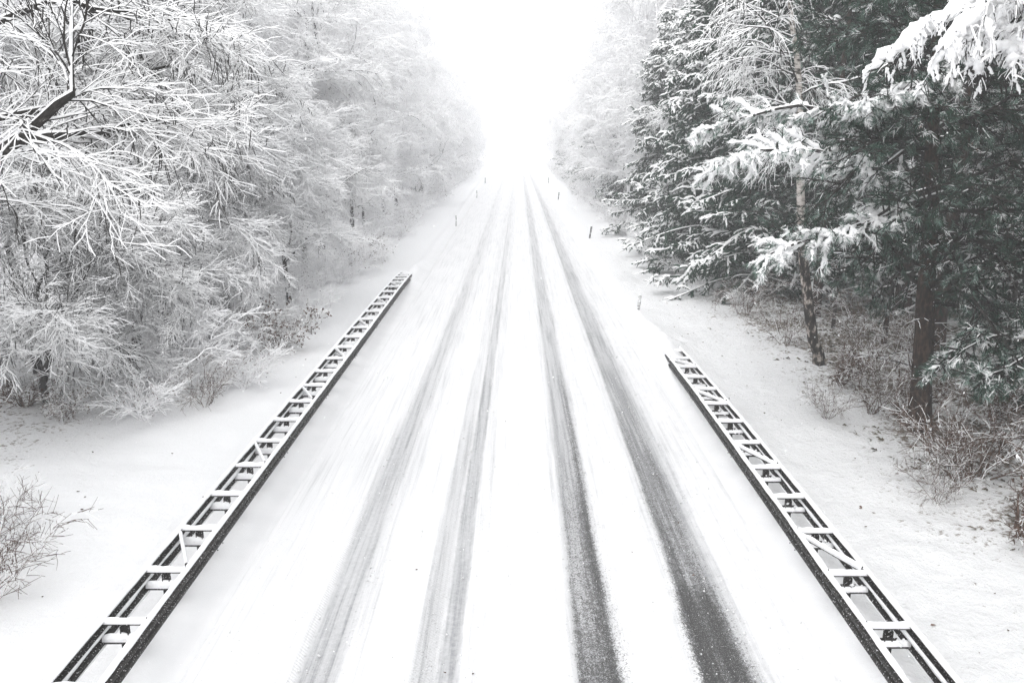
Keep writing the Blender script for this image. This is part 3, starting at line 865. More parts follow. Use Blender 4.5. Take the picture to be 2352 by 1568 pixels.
def pine_bough(cr, A, B, rng, k2=12, k3=5, snow=0.3, L2=1.2, nk=22, ln=0.13, wd=0.010, droop=0.10, L3=0.45):
    """needled branches on main lines A; snow 0..1 how laden they are"""
    P2, R2 = sprout(A, B, k2, rng, 0.14, 1.0, L=L2, Lt=0.45, ang=48, ajit=10, droop=droop, wob=0.10, nseg=4, rr=0.6, rmax=0.014, flat=0.75)
    P3, R3 = sprout(P2, R2, k3, rng, 0.25, 1.0, L=L3, Lt=0.35, ang=40, droop=droop, wob=0.10, nseg=3, rr=0.7, rmax=0.008, flat=0.5)
    tubes(cr, P2, R2, np.full(len(P2), 0.010 + 0.03 * snow), rng, 4, m_low=3, m_up=1, p_up=0.02 + 0.9 * snow ** 1.3)
    tubes(cr, P3, R3 + 0.004, np.full(len(P3), 0.006 + 0.03 * snow), rng, 3, m_low=3, m_up=1, p_up=0.03 + 0.9 * snow ** 1.3)
    ns = np.clip(rng.normal(snow * 0.62, 0.12, len(P3)), 0, 0.9)
    needles(cr, P2, rng, 16, ln, wd, w_frost=0.25 + 0.3 * snow, w_snow=0.08 + 0.3 * snow, t0=0.2)
    needles(cr, P3, rng, nk + 6, ln, wd, w_frost=np.clip(0.22 + 0.3 * snow + rng.normal(0, .12, len(P3)), 0.03, 1) * (1 - ns), w_snow=ns, t0=0.35)
    if snow > 0.55:      # pillows of snow along the outer twigs, needle tips sticking out
        lumps(cr, P2[rng.random(len(P2)) < 0.9], rng, 0.030, 0.062)
        lumps(cr, P3[rng.random(len(P3)) < snow - 0.35], rng, 0.014, 0.034)
    return P3

def pine(seed, h=15.0, pts=None, r0=0.25, low=0.28, nb=44, spread=4.0, snow=0.18, lean=(0, 0), boughs=(), nk=20, bias=None, k2=12, wd=0.010):
    rng = np.random.default_rng(seed)
    P0, R0 = trunk_line(h, r0, rng, 16, wob=0.05, lean=lean, top=0.2, pts=pts)
    tk, cr = MB(), MB()
    tubes(tk, P0, R0, np.array([0.0]), rng, sides=14, m_low=0, m_up=0)
    P1, R1 = sprout(P0, R0, nb, rng, low, 0.98, L=spread, Lt=0.45, ang=78, ajit=12, droop=0.10, wob=0.09, nseg=8, rr=0.30, rmax=0.05, flat=0.75, bias=bias)
    tubes(tk, P1, R1, np.full(len(P1), 0.014), rng, 4, m_low=2, m_up=1, p_up=0.10)
    pine_bough(cr, P1, R1, rng, snow=snow, nk=nk, k2=k2, wd=wd)
    # bare dead stubs below the crown
    Pd, Rd = sprout(P0, R0, 8, rng, 0.10, low, L=1.3, Lt=0.1, ang=85, droop=0.12, wob=0.14, nseg=5, rr=0.2, rmax=0.018, flat=0.6)
    Pe, Re = sprout(Pd, Rd, 4, rng, 0.3, 1, L=0.6, ang=45, droop=0.1, wob=0.2, nseg=3, rr=0.6, rmax=0.008)
    tubes(tk, Pd, Rd * 0.7, np.full(len(Pd), 0.008), rng, 4, m_low=2, m_up=1, p_up=0.4)
    tubes(tk, Pe, Re, np.full(len(Pe), 0.010), rng, 3, m_low=2, m_up=1, p_up=0.7)
    extra = []
    for pl, rr, sw, L2 in boughs:
        bb = MB()
        A, B = trunk_line(0, rr, rng, 10, pts=pl, wob=0.08, top=0.3)
        A[0, 0, 2] += 0.4
        tubes(bb, A, B, np.array([0.03]), rng, 6, m_low=3, m_up=1)
        pine_bough(bb, A, B, rng, k2=32, k3=8, snow=sw, L2=L2, nk=24, droop=0.16, L3=0.30)
        extra.append(bb.mesh('snowy_bough', [M_needle, M_snow, M_fneedle, M_bark]))
    return tk.mesh('trunk', [M_trunk, M_snow, M_bark]), cr.mesh('crown', [M_needle, M_snow, M_fneedle, M_bark]), extra

def shrub(seed, h=1.8, n=16, spread=0.9, leaves=0.0, snow=0.6, k2=7, k3=5, r=0.012, lean=(0, 0), frost=False):
    rng = np.random.default_rng(seed)
    az = rng.uniform(0, 2 * math.pi, n)
    tl = rng.uniform(0.25, 1.0, n) * spread
    m = 7
    s = np.linspace(0, 1, m)
    P = np.empty((n, m, 3))
    hh = h * rng.uniform(0.6, 1.05, n)
    for k, u in enumerate(s):
        P[:, k, 0] = 0.08 * np.cos(az) + np.cos(az) * tl * u * h * 0.9 + lean[0] * u
        P[:, k, 1] = 0.08 * np.sin(az) + np.sin(az) * tl * u * h * 0.9 + lean[1] * u
        P[:, k, 2] = -0.05 + hh * u * (1 - 0.25 * u * tl)
    P[:, 1:] += rng.normal(size=(n, m - 1, 3)) * 0.03 * h
    Rr = np.linspace(r * 1.4, r * 0.5, m)[None] * rng.uniform(0.7, 1.3, (n, 1))
    mb = MB()
    P2, R2 = sprout(P, Rr, k2, rng, 0.15, 1.0, L=h * 0.42, Lt=0.5, ang=38, droop=0.05, wob=0.14, nseg=4, rr=0.6, rmax=0.01)
    P3, R3 = sprout(P2, R2, k3, rng, 0.2, 1.0, L=h * 0.18, Lt=0.3, ang=38, droop=0.05, wob=0.16, nseg=2, rr=0.7, rmax=0.006, rmin=0.0035)
    tubes(mb, P, Rr, np.full(n, 0.014 * snow), rng, 4, p_up=min(1, snow + 0.08))
    tubes(mb, P2, R2, np.full(len(P2), 0.014 * snow), rng, 4, p_up=min(1, snow + 0.08))
    tubes(mb, P3, R3, np.full(len(P3), 0.010 * snow), rng, 3, p_up=min(1, snow + 0.08), both=0.1)
    if leaves > 0:
        sel = P3[rng.random(len(P3)) < leaves]
        needles(mb, sel, rng, 3, 0.075, 0.05, w_frost=0.0, w_snow=0.35, m0=2, fwd=0.6)
    return mb.mesh('stems', [M_frost if frost else M_twig, M_snow, M_leaf])

# ---------------------------------------------------------------- placing
def put(name, meshes, x, y, rz=0.0, s=1.0, label='', cat='tree', group=None, sz=None, dz=0.0, tilt=(0, 0)):
    g = empty(name, (x, y, gz(x, y) + dz), rz, s)
    if sz: g.scale = (s, s, s * sz)
    g.rotation_euler = (tilt[0], tilt[1], rz)
    for nm, me in meshes:
        o = bpy.data.objects.new(nm, me); COL.objects.link(o); o.parent = g
    tag(g, label, cat, group)
    return g

def put1(name, me, x, y, rz=0.0, s=1.0, label='', cat='shrub', group=None):
    o = bpy.data.objects.new(name, me); COL.objects.link(o)
    o.location = (x, y, gz(x, y)); o.rotation_euler = (0, 0, rz); o.scale = (s, s, s)
    return tag(o, label, cat, group)

TK = lambda m: [('trunk', m[0]), ('crown', m[1])]
BIR = [birch(101, 18, 1.0), birch(102, 20, 0.95, droopy=1.3), birch(103, 16, 1.1, droopy=0.8, spread=5.0)]
OAK = [oak(201, 11), oak(202, 12, spread=5.0), oak(203, 9, nl=15, low=0.12, r0=0.11, spread=4.0)]
SPR = [spruce(301, 15, 3.6, snowp=0.95), spruce(302, 13, 3.3, snowp=1.1), spruce(303, 17, 3.9, snowp=0.85)]
PIN = [pine(401, 16, nb=60), pine(402, 14, nb=64, snow=0.24, low=0.15, r0=0.18)]
rnd = random.Random(7)

# ---- left wood, front row then rows behind
g_lb = 'birches along the left edge of the wood'
y = 15.0
i = 0
y = 24.0
while y < 230:
    if y < 60: lab, gr = 'snow covered tree with level white branches along the near left verge', 'near front row trees on the left'
    elif y < 120: lab, gr = 'pale snow covered tree at mid distance along the left verge', 'middle distance front row trees on the left'
    else: lab, gr = 'hazy snow covered tree far down the left verge', 'far front row trees on the left'
    m = [OAK[0], BIR[0], OAK[2], BIR[1], OAK[1], BIR[2]][i % 6]
    isb = m in BIR
    x = -(9.6 + rnd.uniform(-0.8, 1.0)) - (0.8 if isb else 0)
    put('snowy_tree', TK(m), x, y, rnd.uniform(0, 6.28), rnd.uniform(0.85, 1.1), lab, 'tree', gr)
    y += 3.2 + (0.8 if y > 60 else 0) + (1.5 if y > 130 else 0) + rnd.uniform(0, 1.2); i += 1
for row, (x0, st, yy0, s0) in enumerate(((-14.2, 4.2, 17, 1.0), (-18.0, 5.0, 13, 1.02), (-23.0, 6.0, 18, 1.08), (-31.0, 8.0, 24, 1.15))):
    y = yy0
    while y < (240 if row < 2 else 130):
        m = BIR[rnd.randrange(3)] if (row > 0 or rnd.random() < 0.75) else OAK[rnd.randrange(3)]
        far = y > 90
        lab = ('tall fine twigged white birch in the wood far behind the left verge trees' if far else 'tall fine twigged white birch in the wood behind the near left verge trees')
        put('birch_tree', TK(m), x0 + rnd.uniform(-1.3, 1.3), y + rnd.uniform(-1, 1), rnd.uniform(0, 6.28), s0 * rnd.uniform(0.9, 1.12), lab, 'tree',
            'far birches behind the left verge' if far else 'near birches behind the left verge')
        y += st + rnd.uniform(0, 1.5)

for (x, y, j) in ((-11.5, 6.5, 0), (-13.0, 1.5, 1), (-12.0, -4, 2), (-14.5, -10, 0), (12.0, -4, 1), (14.0, -10, 2), (-17, 8, 2)):  # flanking birches added out of view, partly to block sky light on the near road
    put('birch_tree', TK(BIR[j]), x, y, rnd.uniform(0, 6.28), 1.0, 'unseen birch added beside the viewpoint to shade the near road', 'tree', 'unseen birches added beside the viewpoint')

for (x, y, j) in ((11.8, 9.0, 0), (12.8, 4.5, 1), (15.5, 10.5, 1), (12.4, 0.5, 0), (16.5, 5.5, 0)):  # pines added out of view to deepen the shade on the near right verge
    put('pine_tree', TK(PIN[j]), x, y, rnd.uniform(0, 6.28), 1.0, 'unseen pine added right of the viewpoint to shade the near verge', 'tree', 'unseen pines added right of the viewpoint')

y = 40.0
while y < 235:
    for sx in (-1, 1):
        if sx > 0 and y < 56: continue
        hs_ = (1.1 if sx < 0 else (1.25 if y < 92 else 0.92)) * rnd.uniform(0.94, 1.08)
        yy = y + rnd.uniform(-1.5, 1.5)
        band_ = 'at mid distance' if y < 105 else 'far away in the haze'
        side_ = 'left' if sx < 0 else 'right'
        put('birch_tree', TK(BIR[rnd.randrange(3)]), sx * (10.3 + rnd.uniform(-0.5, 0.7)), yy, rnd.uniform(0, 6.28), hs_,
            'tall birch at the %s verge with a high white crown %s' % (side_, band_), 'tree', 'tall birches at the %s verge %s' % (side_, band_))
    y += 5.2 + y * 0.01

# ---- left heroes
def rel(pts, bx, by):
    bz = gz(bx, by)
    return [tuple(np.array(p) - np.array([bx, by, bz])) for p in pts]
# big limb reaching in from beyond the left edge
bx, by = -10.4, 11.2
lim1 = rel([(bx, by, 4.0), at(-90, 420, 10.3), at(0, 352, 9.9), at(70, 300, 9.8), at(150, 245, 9.8), at(172, 190, 9.9), at(180, 100, 10.2), at(165, 10, 10.8)], bx, by)
lim2 = rel([at(-40, 390, 10.2), at(60, 330, 10.3), at(190, 310, 10.8), at(330, 285, 11.5), at(430, 275, 12.2)], bx, by)
lim3 = rel([(bx, by, 5.2), at(-40, 60, 11.3), at(130, 5, 11.6), at(230, 20, 12), at(330, 50, 12.5), at(440, 40, 13.0)], bx, by)
lim4 = rel([at(-80, 300, 11), at(70, 260, 11.6), at(230, 215, 12.2), at(400, 150, 12.8)], bx, by)
lim5 = rel([at(-80, 420, 11), at(60, 420, 11.4), at(200, 480, 12.2), at(330, 560, 12.8), at(400, 640, 13.2)], bx, by)
m = oak(211, 11, limbs=[(lim1, 0.062), (lim2, 0.042), (lim3, 0.036), (lim4, 0.026)], nl=5, r0=0.2, spread=3.2, low=0.45, k2=10, k3=10, k4=6, snow=0.55, bias=(-0.2, 0.9, 0.0), lowm=0, bw=0.25, tw=0.7)
put('broadleaf_tree', TK(m), bx, by, 0, 1, 'large tree at the left edge with a thick crooked limb reaching in', 'tree')
# crooked small tree, base at (110,930)
bx, by = ground_at(112, 935)
pts = rel([(bx, by, gz(bx, by)), at(100, 850, by), at(108, 800, by), at(78, 745, by), at(75, 690, by), at(110, 600, by + .3), at(90, 480, by + .5), at(120, 330, by + .8)], bx, by)
m = oak(212, 8, pts=pts, nl=26, r0=0.095, spread=3.8, low=0.30, k2=12, k3=11, k4=6, droop=0.07, snow=0.6, tw=0.75, bw=0.25, lowm=0, bias=(0.5, -0.3, 0.1))
put('broadleaf_tree', TK(m), bx, by, 0, 1, 'small crooked tree with a bent dark trunk standing on the open snow at far left', 'tree')
# leaning slender trunk (320,725) -> (400,480)
bx, by = float(at(322, 735, 26)[0]), 26.0
pts = rel([(bx, by, gz(bx, by)), at(328, 700, by), at(350, 610, by), at(375, 520, by), at(410, 420, by), at(430, 300, by), at(450, 120, by)], bx, by)
m = oak(213, 12, pts=pts, nl=26, r0=0.11, spread=3.8, low=0.25, k2=10, k3=10, k4=6, droop=0.2, lowm=0, bw=0.5, tw=0.85, bias=(0.5, -0.3, 0))
put('broadleaf_tree', TK(m), bx, by, 0, 1, 'slender leaning tree with drooping white branches left of the guard rail', 'tree')
# drooping white masses at (500,350) and (560,600)
for (px, py, Y, hh, sd, lb) in ((300, 690, 23.0, 11, 214, 'straight dark stemmed tree with drooping white boughs, second from the crooked tree'),
                                (400, 660, 24.0, 13, 215, 'dark stemmed tree with a broad dome of drooping white twigs at mid height'),
                                (515, 690, 29.0, 12, 216, 'tree with a short dark visible stem and low drooping white twigs reaching the verge'),
                                (630, 600, 37.0, 12, 217, 'snow laden tree with a thin stem on the verge left of the guard rail end'),
                                (740, 640, 42.0, 15, 218, 'tall white tree with a dark mottled trunk just left of the guard rail end')):
    bx = float(at(px, py, Y)[0])
    m = oak(sd, hh, nl=24, r0=0.13, spread=4.2, low=0.2, tw=0.85, snow=0.85, k2=11, k3=10, k4=6, droop=0.30 if sd in (215,) else 0.15, lowm=0 if Y < 23.5 else 2, bw=0.9, bias=(0.55, -0.35, 0))
    put('broadleaf_tree', TK(m), bx, Y, 0, 1, lb, 'tree')

LTH = [('bare dark stem left of the leaning slender tree', -12.6, 22.5, 0.09), ('thin dark stem in the shade behind the crooked tree', -13.0, 21.0, 0.12),
       ('dark straight stem standing in snow between the crooked tree and the slender leaning tree', -10.6, 24.0, 0.08), ('slim dark stem low in the left wood near the rail', -9.7, 30.5, 0.12),
       ('mottled dark stem low in the left wood near the rail end', -9.3, 39.0, 0.14), ('dark stem deep in the shade at the far left', -14.5, 18.5, 0.14)]
for j, (lb, x, y, rr) in enumerate(LTH):
    m = oak(700 + j, 9, nl=16, r0=rr, spread=3.0, low=0.4, k2=9, k3=8, k4=5, droop=0.1, lowm=0, bw=0.4, tw=0.8, snow=0.8)
    put('broadleaf_tree', TK(m), x, y, rnd.uniform(0, 6), 1, lb, 'tree')

# ---- left shrubs
SH = [shrub(501, 1.7, 12, r=0.007, k2=8, k3=6, snow=0.35), shrub(502, 2.2, 12, 0.7, r=0.009, k2=9, k3=7, snow=0.3), shrub(503, 1.4, 16, 1.0, leaves=0.45, snow=0.8, r=0.008, k2=9, k3=6), shrub(504, 1.1, 14, 1.0, snow=0.25, leaves=0.12)]
SHF = [shrub(511, 2.4, 22, 1.0, snow=1.6, frost=True), shrub(512, 2.0, 24, 1.1, snow=1.8, leaves=0.15, frost=True)]
for (px, py, me, s, rz, lb) in (
    (4, 1310, SH[1], 0.6, 0.3, 'upright twiggy sapling with frosted twigs at the lower left edge'),
    (-40, 1400, SH[0], 0.9, 1.3, 'low tangled shrub cut off by the lower left edge'),
    (0, 1230, SHF[0], 0.45, 2.0, 'fine white twiggy shrub behind the sapling at the lower left'),
    (640, 800, SH[2], 1.15, 2.3, 'low shrub with brown leaves under snow beside the left guard rail'),
    (560, 890, SHF[1], 0.7, 0.9, 'white arching shrub at the foot of the wood beside the left guard rail'),
    (470, 930, SH[0], 0.8, 1.9, 'thin bare shrub poking from snow left of the guard rail'),
    (60, 930, SH[3], 1.0, 0.2, 'low brown shrub at the foot of the crooked tree'),
    (160, 960, SH[2], 0.5, 0.8, 'tiny leafy shrub right of the crooked tree'),
    (780, 650, SHF[0], 0.6, 0.1, 'white shrub on the verge just before the left guard rail end'),
    (850, 600, SH[2], 1.1, 1.1, 'dark hearted snowy shrub beside the left guard rail end'),
    (330, 960, SHF[1], 0.6, 0.4, 'spreading white shrub on open snow right of the crooked tree')):
    X, Y = ground_at(px, py)
    put1('shrub', me, X, Y, rz, s, lb)
y = 20
while y < 200:
    put1('snowy_shrub', SHF[rnd.randrange(2)], -(8.0 + rnd.uniform(-0.6, 0.9)), y, rnd.uniform(0, 6), rnd.uniform(0.75, 1.25),
         'snow covered shrub along the foot of the left wood', group='shrubs along the foot of the left wood')
    y += 2.6 + y * 0.02 + rnd.uniform(0, 1)

# ---- right wood
# near tall pine with the thick reddish trunk
bx, by = ground_at(2112, 988)
Q = lambda px, py, d: at(px, py, by + d)
bgh = [
 (rel([(bx - .2, by, 6.9), Q(2000, 400, 0), Q(1900, 345, -.5), Q(1760, 345, -.9), Q(1640, 385, -1.1)], bx, by), 0.045, 0.95, 1.0),
 (rel([(bx - .1, by, 5.4), Q(2060, 480, -.7), Q(1960, 520, -1.2), Q(1860, 550, -1.5), Q(1765, 585, -1.6)], bx, by), 0.04, 0.8, 0.85),
 (rel([(bx, by, 8.4), Q(2180, 150, -.7), Q(2110, 200, -1.1), Q(2040, 225, -1.5), Q(1958, 245, -1.6)], bx, by), 0.035, 0.85, 0.6),
 (rel([(bx, by, 7.8), Q(1980, 290, .4), Q(1860, 240, .8), Q(1740, 260, 1.2), Q(1610, 300, 1.5)], bx, by), 0.04, 0.75, 0.9),
]
ppts = rel([(bx, by, gz(bx, by)), at(2122, 760, by), at(2134, 560, by), at(2142, 300, by), at(2155, 0, by), at(2170, -250, by)], bx, by)
m = pine(411, 15.5, pts=ppts, r0=0.24, low=0.26, nb=64, spread=3.9, snow=0.14, lean=(0.7, 0.3), boughs=bgh, nk=24, k2=13)
put('pine_tree', TK(m) + [('snowy_bough', e) for e in m[2]], bx, by, 0, 1, 'tall pine with a thick reddish brown trunk and snow laden boughs, nearest on the right', 'tree')
# pines just behind and beside
for (x, y, mi, s, rz, lb) in (
    (12.9, 23.5, 0, 0.95, 1.0, 'dark green pine directly behind the thick trunked pine'),
    (12.6, 15.0, 1, 0.9, 2.2, 'dark pine at the right edge of the photo in front of the thick trunk'),
    (10.9, 28.0, 1, 0.95, 3.9, 'dense dark pine just behind the white stemmed birch'),
    (15.5, 19.0, 1, 1.0, 0.4, 'shadowy pine deeper in the wood right of the thick trunk'),
    (14.5, 29.0, 0, 1.1, 5.0, 'tall dark pine deep in the wood behind the white stemmed birch'),
    (11.6, 34.0, 1, 1.0, 0.9, 'dark pine with a short visible trunk left of the white stemmed birch'),
    (17.5, 25.0, 1, 1.15, 2.9, 'tall dark pine far back in the wood at the right edge'),
    (18.5, 34.0, 0, 1.2, 4.4, 'tall pine in the dark back of the right wood')):
    put('pine_tree', TK(PIN[mi]), x, y, rz, s, lb, 'tree')
# leaning birch with a white mottled stem
bx, by = ground_at(1888, 838)
rng = np.random.default_rng(77)
pts = rel([(bx, by, gz(bx, by)), at(1868, 780, by), at(1850, 640, by), at(1841, 540, by), at(1840, 430, by), at(1836, 250, by), at(1833, 150, by), at(1815, 10, by), at(1800, -200, by), at(1790, -420, by)], bx, by)
P0, R0 = trunk_line(0, 0.175, rng, 20, pts=pts, wob=0.03)
tk, cr = MB(), MB()
tubes(tk, P0[:, :8], R0[:, :8], np.array([0.0]), rng, sides=12, m_low=1, m_up=1)
tubes(tk, P0[:, 7:], R0[:, 7:], np.array([0.0]), rng, sides=12, m_low=0, m_up=0)
P1, R1 = sprout(P0, R0, 26, rng, 0.42, 0.98, L=3.6, Lt=0.4, ang=50, droop=0.16, wob=0.12, nseg=7, rr=0.35, rmax=0.035, flat=0.6, bias=(-0.5, -0.2, 0))
P2, R2 = sprout(P1, R1, 10, rng, 0.15, 1, L=1.5, Lt=0.4, ang=42, droop=0.35, wob=0.14, nseg=5, rr=0.55, rmax=0.014)
P3, R3 = sprout(P2, R2, 6, rng, 0.2, 1, L=0.8, Lt=0.3, ang=36, droop=0.5, wob=0.15, nseg=3, rr=0.6, rmax=0.008, rmin=0.005)
tubes(cr, P1, R1, np.full(len(P1), 0.03), rng, 4); tubes(cr, P2, R2, np.full(len(P2), 0.022), rng, 4, both=0.2); tubes(cr, P3, R3, np.full(len(P3), 0.016), rng, 3, both=0.4)
put('birch_tree', [('trunk', tk.mesh('trunk', [M_birch, M_birchbase])), ('crown', cr.mesh('crown', [M_bark, M_snow]))], bx, by, 0, 1, 'leaning birch with a peeling white and black trunk on the right verge', 'tree')
# snow laden weeping branches hanging in from the tree at the top right corner
bx, by = 11.3, 12.5
rng = np.random.default_rng(78)
tk = MB()
P0, R0 = trunk_line(13, 0.2, rng, 14, wob=0.1)
tubes(tk, P0, R0, np.array([0.0]), rng, sides=10, m_low=0, m_up=0)
wb = [(rel([(bx, by, 9.6), at(2420, -80, 12.3), at(2280, -40, 12.0), at(2160, 50, 11.7), at(2045, 115, 11.5)], bx, by), 0.05),
      (rel([(bx, by, 9.9), at(2450, -120, 11.8), at(2340, -60, 11.4), at(2250, 30, 11.2), at(2170, 120, 11.1)], bx, by), 0.04),
      (rel([(bx, by, 9.4), at(2450, -60, 12.8), at(2360, -10, 12.6), at(2290, 60, 12.4), at(2230, 130, 12.2)], bx, by), 0.04),
      (rel([(bx, by, 9.2), at(2500, -40, 12.8), at(2420, 10, 12.2), at(2350, 80, 12.0), at(2320, 120, 11.9)], bx, by), 0.04)]
cr = MB()
for j, (pl, rr) in enumerate(wb):
    A, B = trunk_line(0, rr, rng, 10, pts=pl, wob=0.06, top=0.35); A[0, 0, 2] += 0.4
    tubes(cr, A, B, np.array([0.05]), rng, 6)
    P2, R2 = sprout(A, B, 34, rng, 0.2, 1, L=0.8, Lt=0.4, ang=52, droop=0.42, wob=0.10, nseg=5, rr=0.5, rmax=0.014, flat=0.5)
    P3, R3 = sprout(P2, R2, 6, rng, 0.15, 1, L=0.26, Lt=0.3, ang=40, droop=0.5, wob=0.14, nseg=3, rr=0.6, rmax=0.008, rmin=0.004)
    tubes(cr, P2, R2, np.full(len(P2), 0.030), rng, 4, both=0.3); tubes(cr, P3, R3, np.full(len(P3), 0.020), rng, 4, both=0.35)
    lumps(cr, P2[rng.random(len(P2)) < 0.85][:, :4], rng, 0.026, 0.080)
    lumps(cr, A[:, 2:], rng, 0.07, 0.12)
    lumps(cr, P3[rng.random(len(P3)) < 0.30], rng, 0.010, 0.030)
put('weeping_tree', [('trunk', tk.mesh('trunk', [M_bark])), ('crown', cr.mesh('crown', [M_bark, M_snow]))], bx, by, 0, 1,
    'tree whose hanging twigs loaded with lumps of snow fill the top right corner', 'tree')
# low pine boughs at the right edge
bx, by = 12.0, 15.8
bgh = [(rel([(bx, by, 2.3), at(2380, 740, 15.2), at(2300, 770, 14.9), at(2220, 800, 14.7), at(2150, 855, 14.5)], bx, by), 0.03, 0.45, 0.7),
       (rel([(bx, by, 2.0), at(2400, 790, 14.6), at(2340, 830, 14.2), at(2290, 860, 14.0), at(2250, 870, 13.9)], bx, by), 0.03, 0.45, 0.6)]
m = pine(412, 5.0, r0=0.09, low=0.15, nb=22, spread=1.8, snow=0.3, boughs=bgh)
put('young_pine', TK(m) + [('snowy_bough', e) for e in m[2]], bx, by, 0, 1, 'young pine with low frosted boughs at the right edge below the big pines', 'tree')
# thin dark stems in the shade of the wood
THIN = [oak(221, 7, nl=10, r0=0.07, spread=1.8, low=0.25, k2=6, k3=5, k4=0, snow=0.45) if False else None]
def thin_tree(seed, h, r0):
    rng = np.random.default_rng(seed)
    P0, R0 = trunk_line(h, r0, rng, 12, wob=0.10, lean=(rng.uniform(-.5, .5), 0))
    P1, R1 = sprout(P0, R0, 20, rng, 0.12, 0.97, L=1.9, Lt=0.4, ang=66, droop=0.05, wob=0.15, nseg=6, rr=0.35, rmax=0.02, flat=0.4)
    P2, R2 = sprout(P1, R1, 7, rng, 0.15, 1, L=0.75, Lt=0.4, ang=45, droop=0.08, wob=0.2, nseg=4, rr=0.6, rmax=0.01)
    P3, R3 = sprout(P2, R2, 4, rng, 0.2, 1, L=0.3, ang=42, droop=0.08, wob=0.2, nseg=2, rr=0.6, rmax=0.006)
    tk, cr = MB(), MB()
    tubes(tk, P0, R0, np.array([0.0]), rng, sides=8, m_low=0, m_up=0)
    tubes(cr, P1, R1, np.full(len(P1), 0.012), rng, 4, p_up=0.8)
    tubes(cr, P2, R2, np.full(len(P2), 0.011), rng, 4, p_up=0.75); tubes(cr, P3, R3, np.full(len(P3), 0.009), rng, 3, p_up=0.8)
    needles(cr, P3[rng.random(len(P3)) < 0.25], rng, 2, 0.07, 0.045, w_frost=0, w_snow=0.3, m0=2, fwd=0.5)
    return tk.mesh('trunk', [M_bark]), cr.mesh('crown', [M_bark, M_snow, M_leaf])
TH = [thin_tree(601, 8, 0.075), thin_tree(602, 6.5, 0.06)]
for (x, y, j, s, lb) in ((13.2, 20.5, 0, 1, 'bare dark stem just right of the thick pine trunk'),
                         (14.6, 22.0, 1, 1, 'thin bare dark stem second to the right of the thick pine trunk'),
                         (12.2, 18.0, 1, 0.7, 'short bare stem at the foot of the wood right of the thick trunk'),
                         (15.6, 24.5, 0, 1.1, 'bare dark stem deep in the shade of the right wood'),
                         (11.8, 24.5, 0, 1, 'bare dark stem between the birch and the thick pine trunk'),
                         (13.3, 17.0, 0, 0.9, 'dark slender stem near the right edge beside the young pine'),
                         (16.8, 21.0, 1, 1.2, 'dim slender stem deep in the wood at the right edge'),
                         (10.9, 26.3, 1, 1, 'thin dark stem behind the white stemmed birch')):
    put('bare_tree', TK(TH[j]), x, y, rnd.uniform(0, 6), s, lb, 'tree')

# spruces and snowy trees along the right verge
spec = [(10.2, 33.0, 'S', 0, 1.0), (9.6, 38.0, 'S', 2, 1.0), (9.8, 43.5, 'S', 1, 1.05), (12.5, 40.0, 'S', 2, 1.1), (10.4, 49.0, 'O', 1, 1.1),
        (9.9, 53.5, 'S', 0, 0.95), (10.2, 58.0, 'B', 1, 1.1), (10.0, 62.5, 'B', 0, 1.18), (10.4, 68.0, 'B', 2, 1.25), (10.0, 73.0, 'S', 1, 0.9),
        (10.3, 78.0, 'O', 2, 1.2), (10.8, 83.0, 'B', 0, 0.85), (10.0, 88.0, 'O', 0, 1.1), (9.9, 94.0, 'S', 0, 0.85), (10.2, 99, 'S', 1, 0.85),
        (10.4, 105, 'B', 0, 0.8), (10, 111, 'O', 1, 1.1), (10.2, 118, 'S', 2, 0.7), (10.2, 125, 'B', 2, 0.8), (10.2, 133, 'O', 1, 1.1), (10.2, 141, 'B', 0, 0.75),
        (10.2, 150, 'S', 0, 0.8), (10.2, 160, 'B', 1, 0.7), (10.2, 172, 'O', 1, 1.1), (10.2, 185, 'B', 1, 0.7), (10.2, 200, 'B', 0, 0.75), (10.2, 218, 'B', 2, 0.8)]
for (x, y, kd, j, s) in spec:
    m = {'S': SPR, 'O': OAK, 'B': BIR}[kd][j]
    far = 'near' if y < 55 else ('mid' if y < 100 else 'far')
    if kd == 'S':
        lab = {'near': 'dark green spruce with snow layered boughs close along the right verge', 'mid': 'snow layered spruce at mid distance along the right verge', 'far': 'hazy spruce far down the right verge'}[far]
        put('spruce_tree', TK(m), x, y, rnd.uniform(0, 6.28), s, lab, 'tree', far + ' spruces along the right verge')
    else:
        lab = {'near': 'leafless white tree among the spruces close along the right verge', 'mid': 'leafless white tree at mid distance along the right verge', 'far': 'hazy leafless white tree far down the right verge'}[far]
        put('snowy_tree', TK(m), x, y, rnd.uniform(0, 6.28), s, lab, 'tree', far + ' leafless trees along the right verge')
for row, (x0, st, y0, y1) in enumerate(((14.0, 5.0, 33, 190), (18.5, 6.0, 30, 170), (24.0, 6.5, 24, 130), (31, 8, 26, 110))):
    y = y0
    while y < y1:
        c = rnd.random()
        if y < 62 or c < 0.2:
            m, nm, kd = SPR[rnd.randrange(3)], 'spruce_tree', 'tall spruce'
        else:
            m, nm, kd = BIR[rnd.randrange(3)], 'birch_tree', 'tall white birch'
        far = y > 80
        s = rnd.uniform(1.0, 1.2) * (0.82 if far else 1.0) * (1.0 if nm == 'birch_tree' else 1.05)
        put(nm, TK(m), x0 + rnd.uniform(-1.2, 1.2), y, rnd.uniform(0, 6.28), s,
            kd + (' in the hazy wood far behind the right verge trees' if far else ' in the wood behind the near right verge trees'), 'tree',
            kd + ('s far behind the right verge' if far else 's behind the near right verge'))
        y += st + rnd.uniform(0, 2)

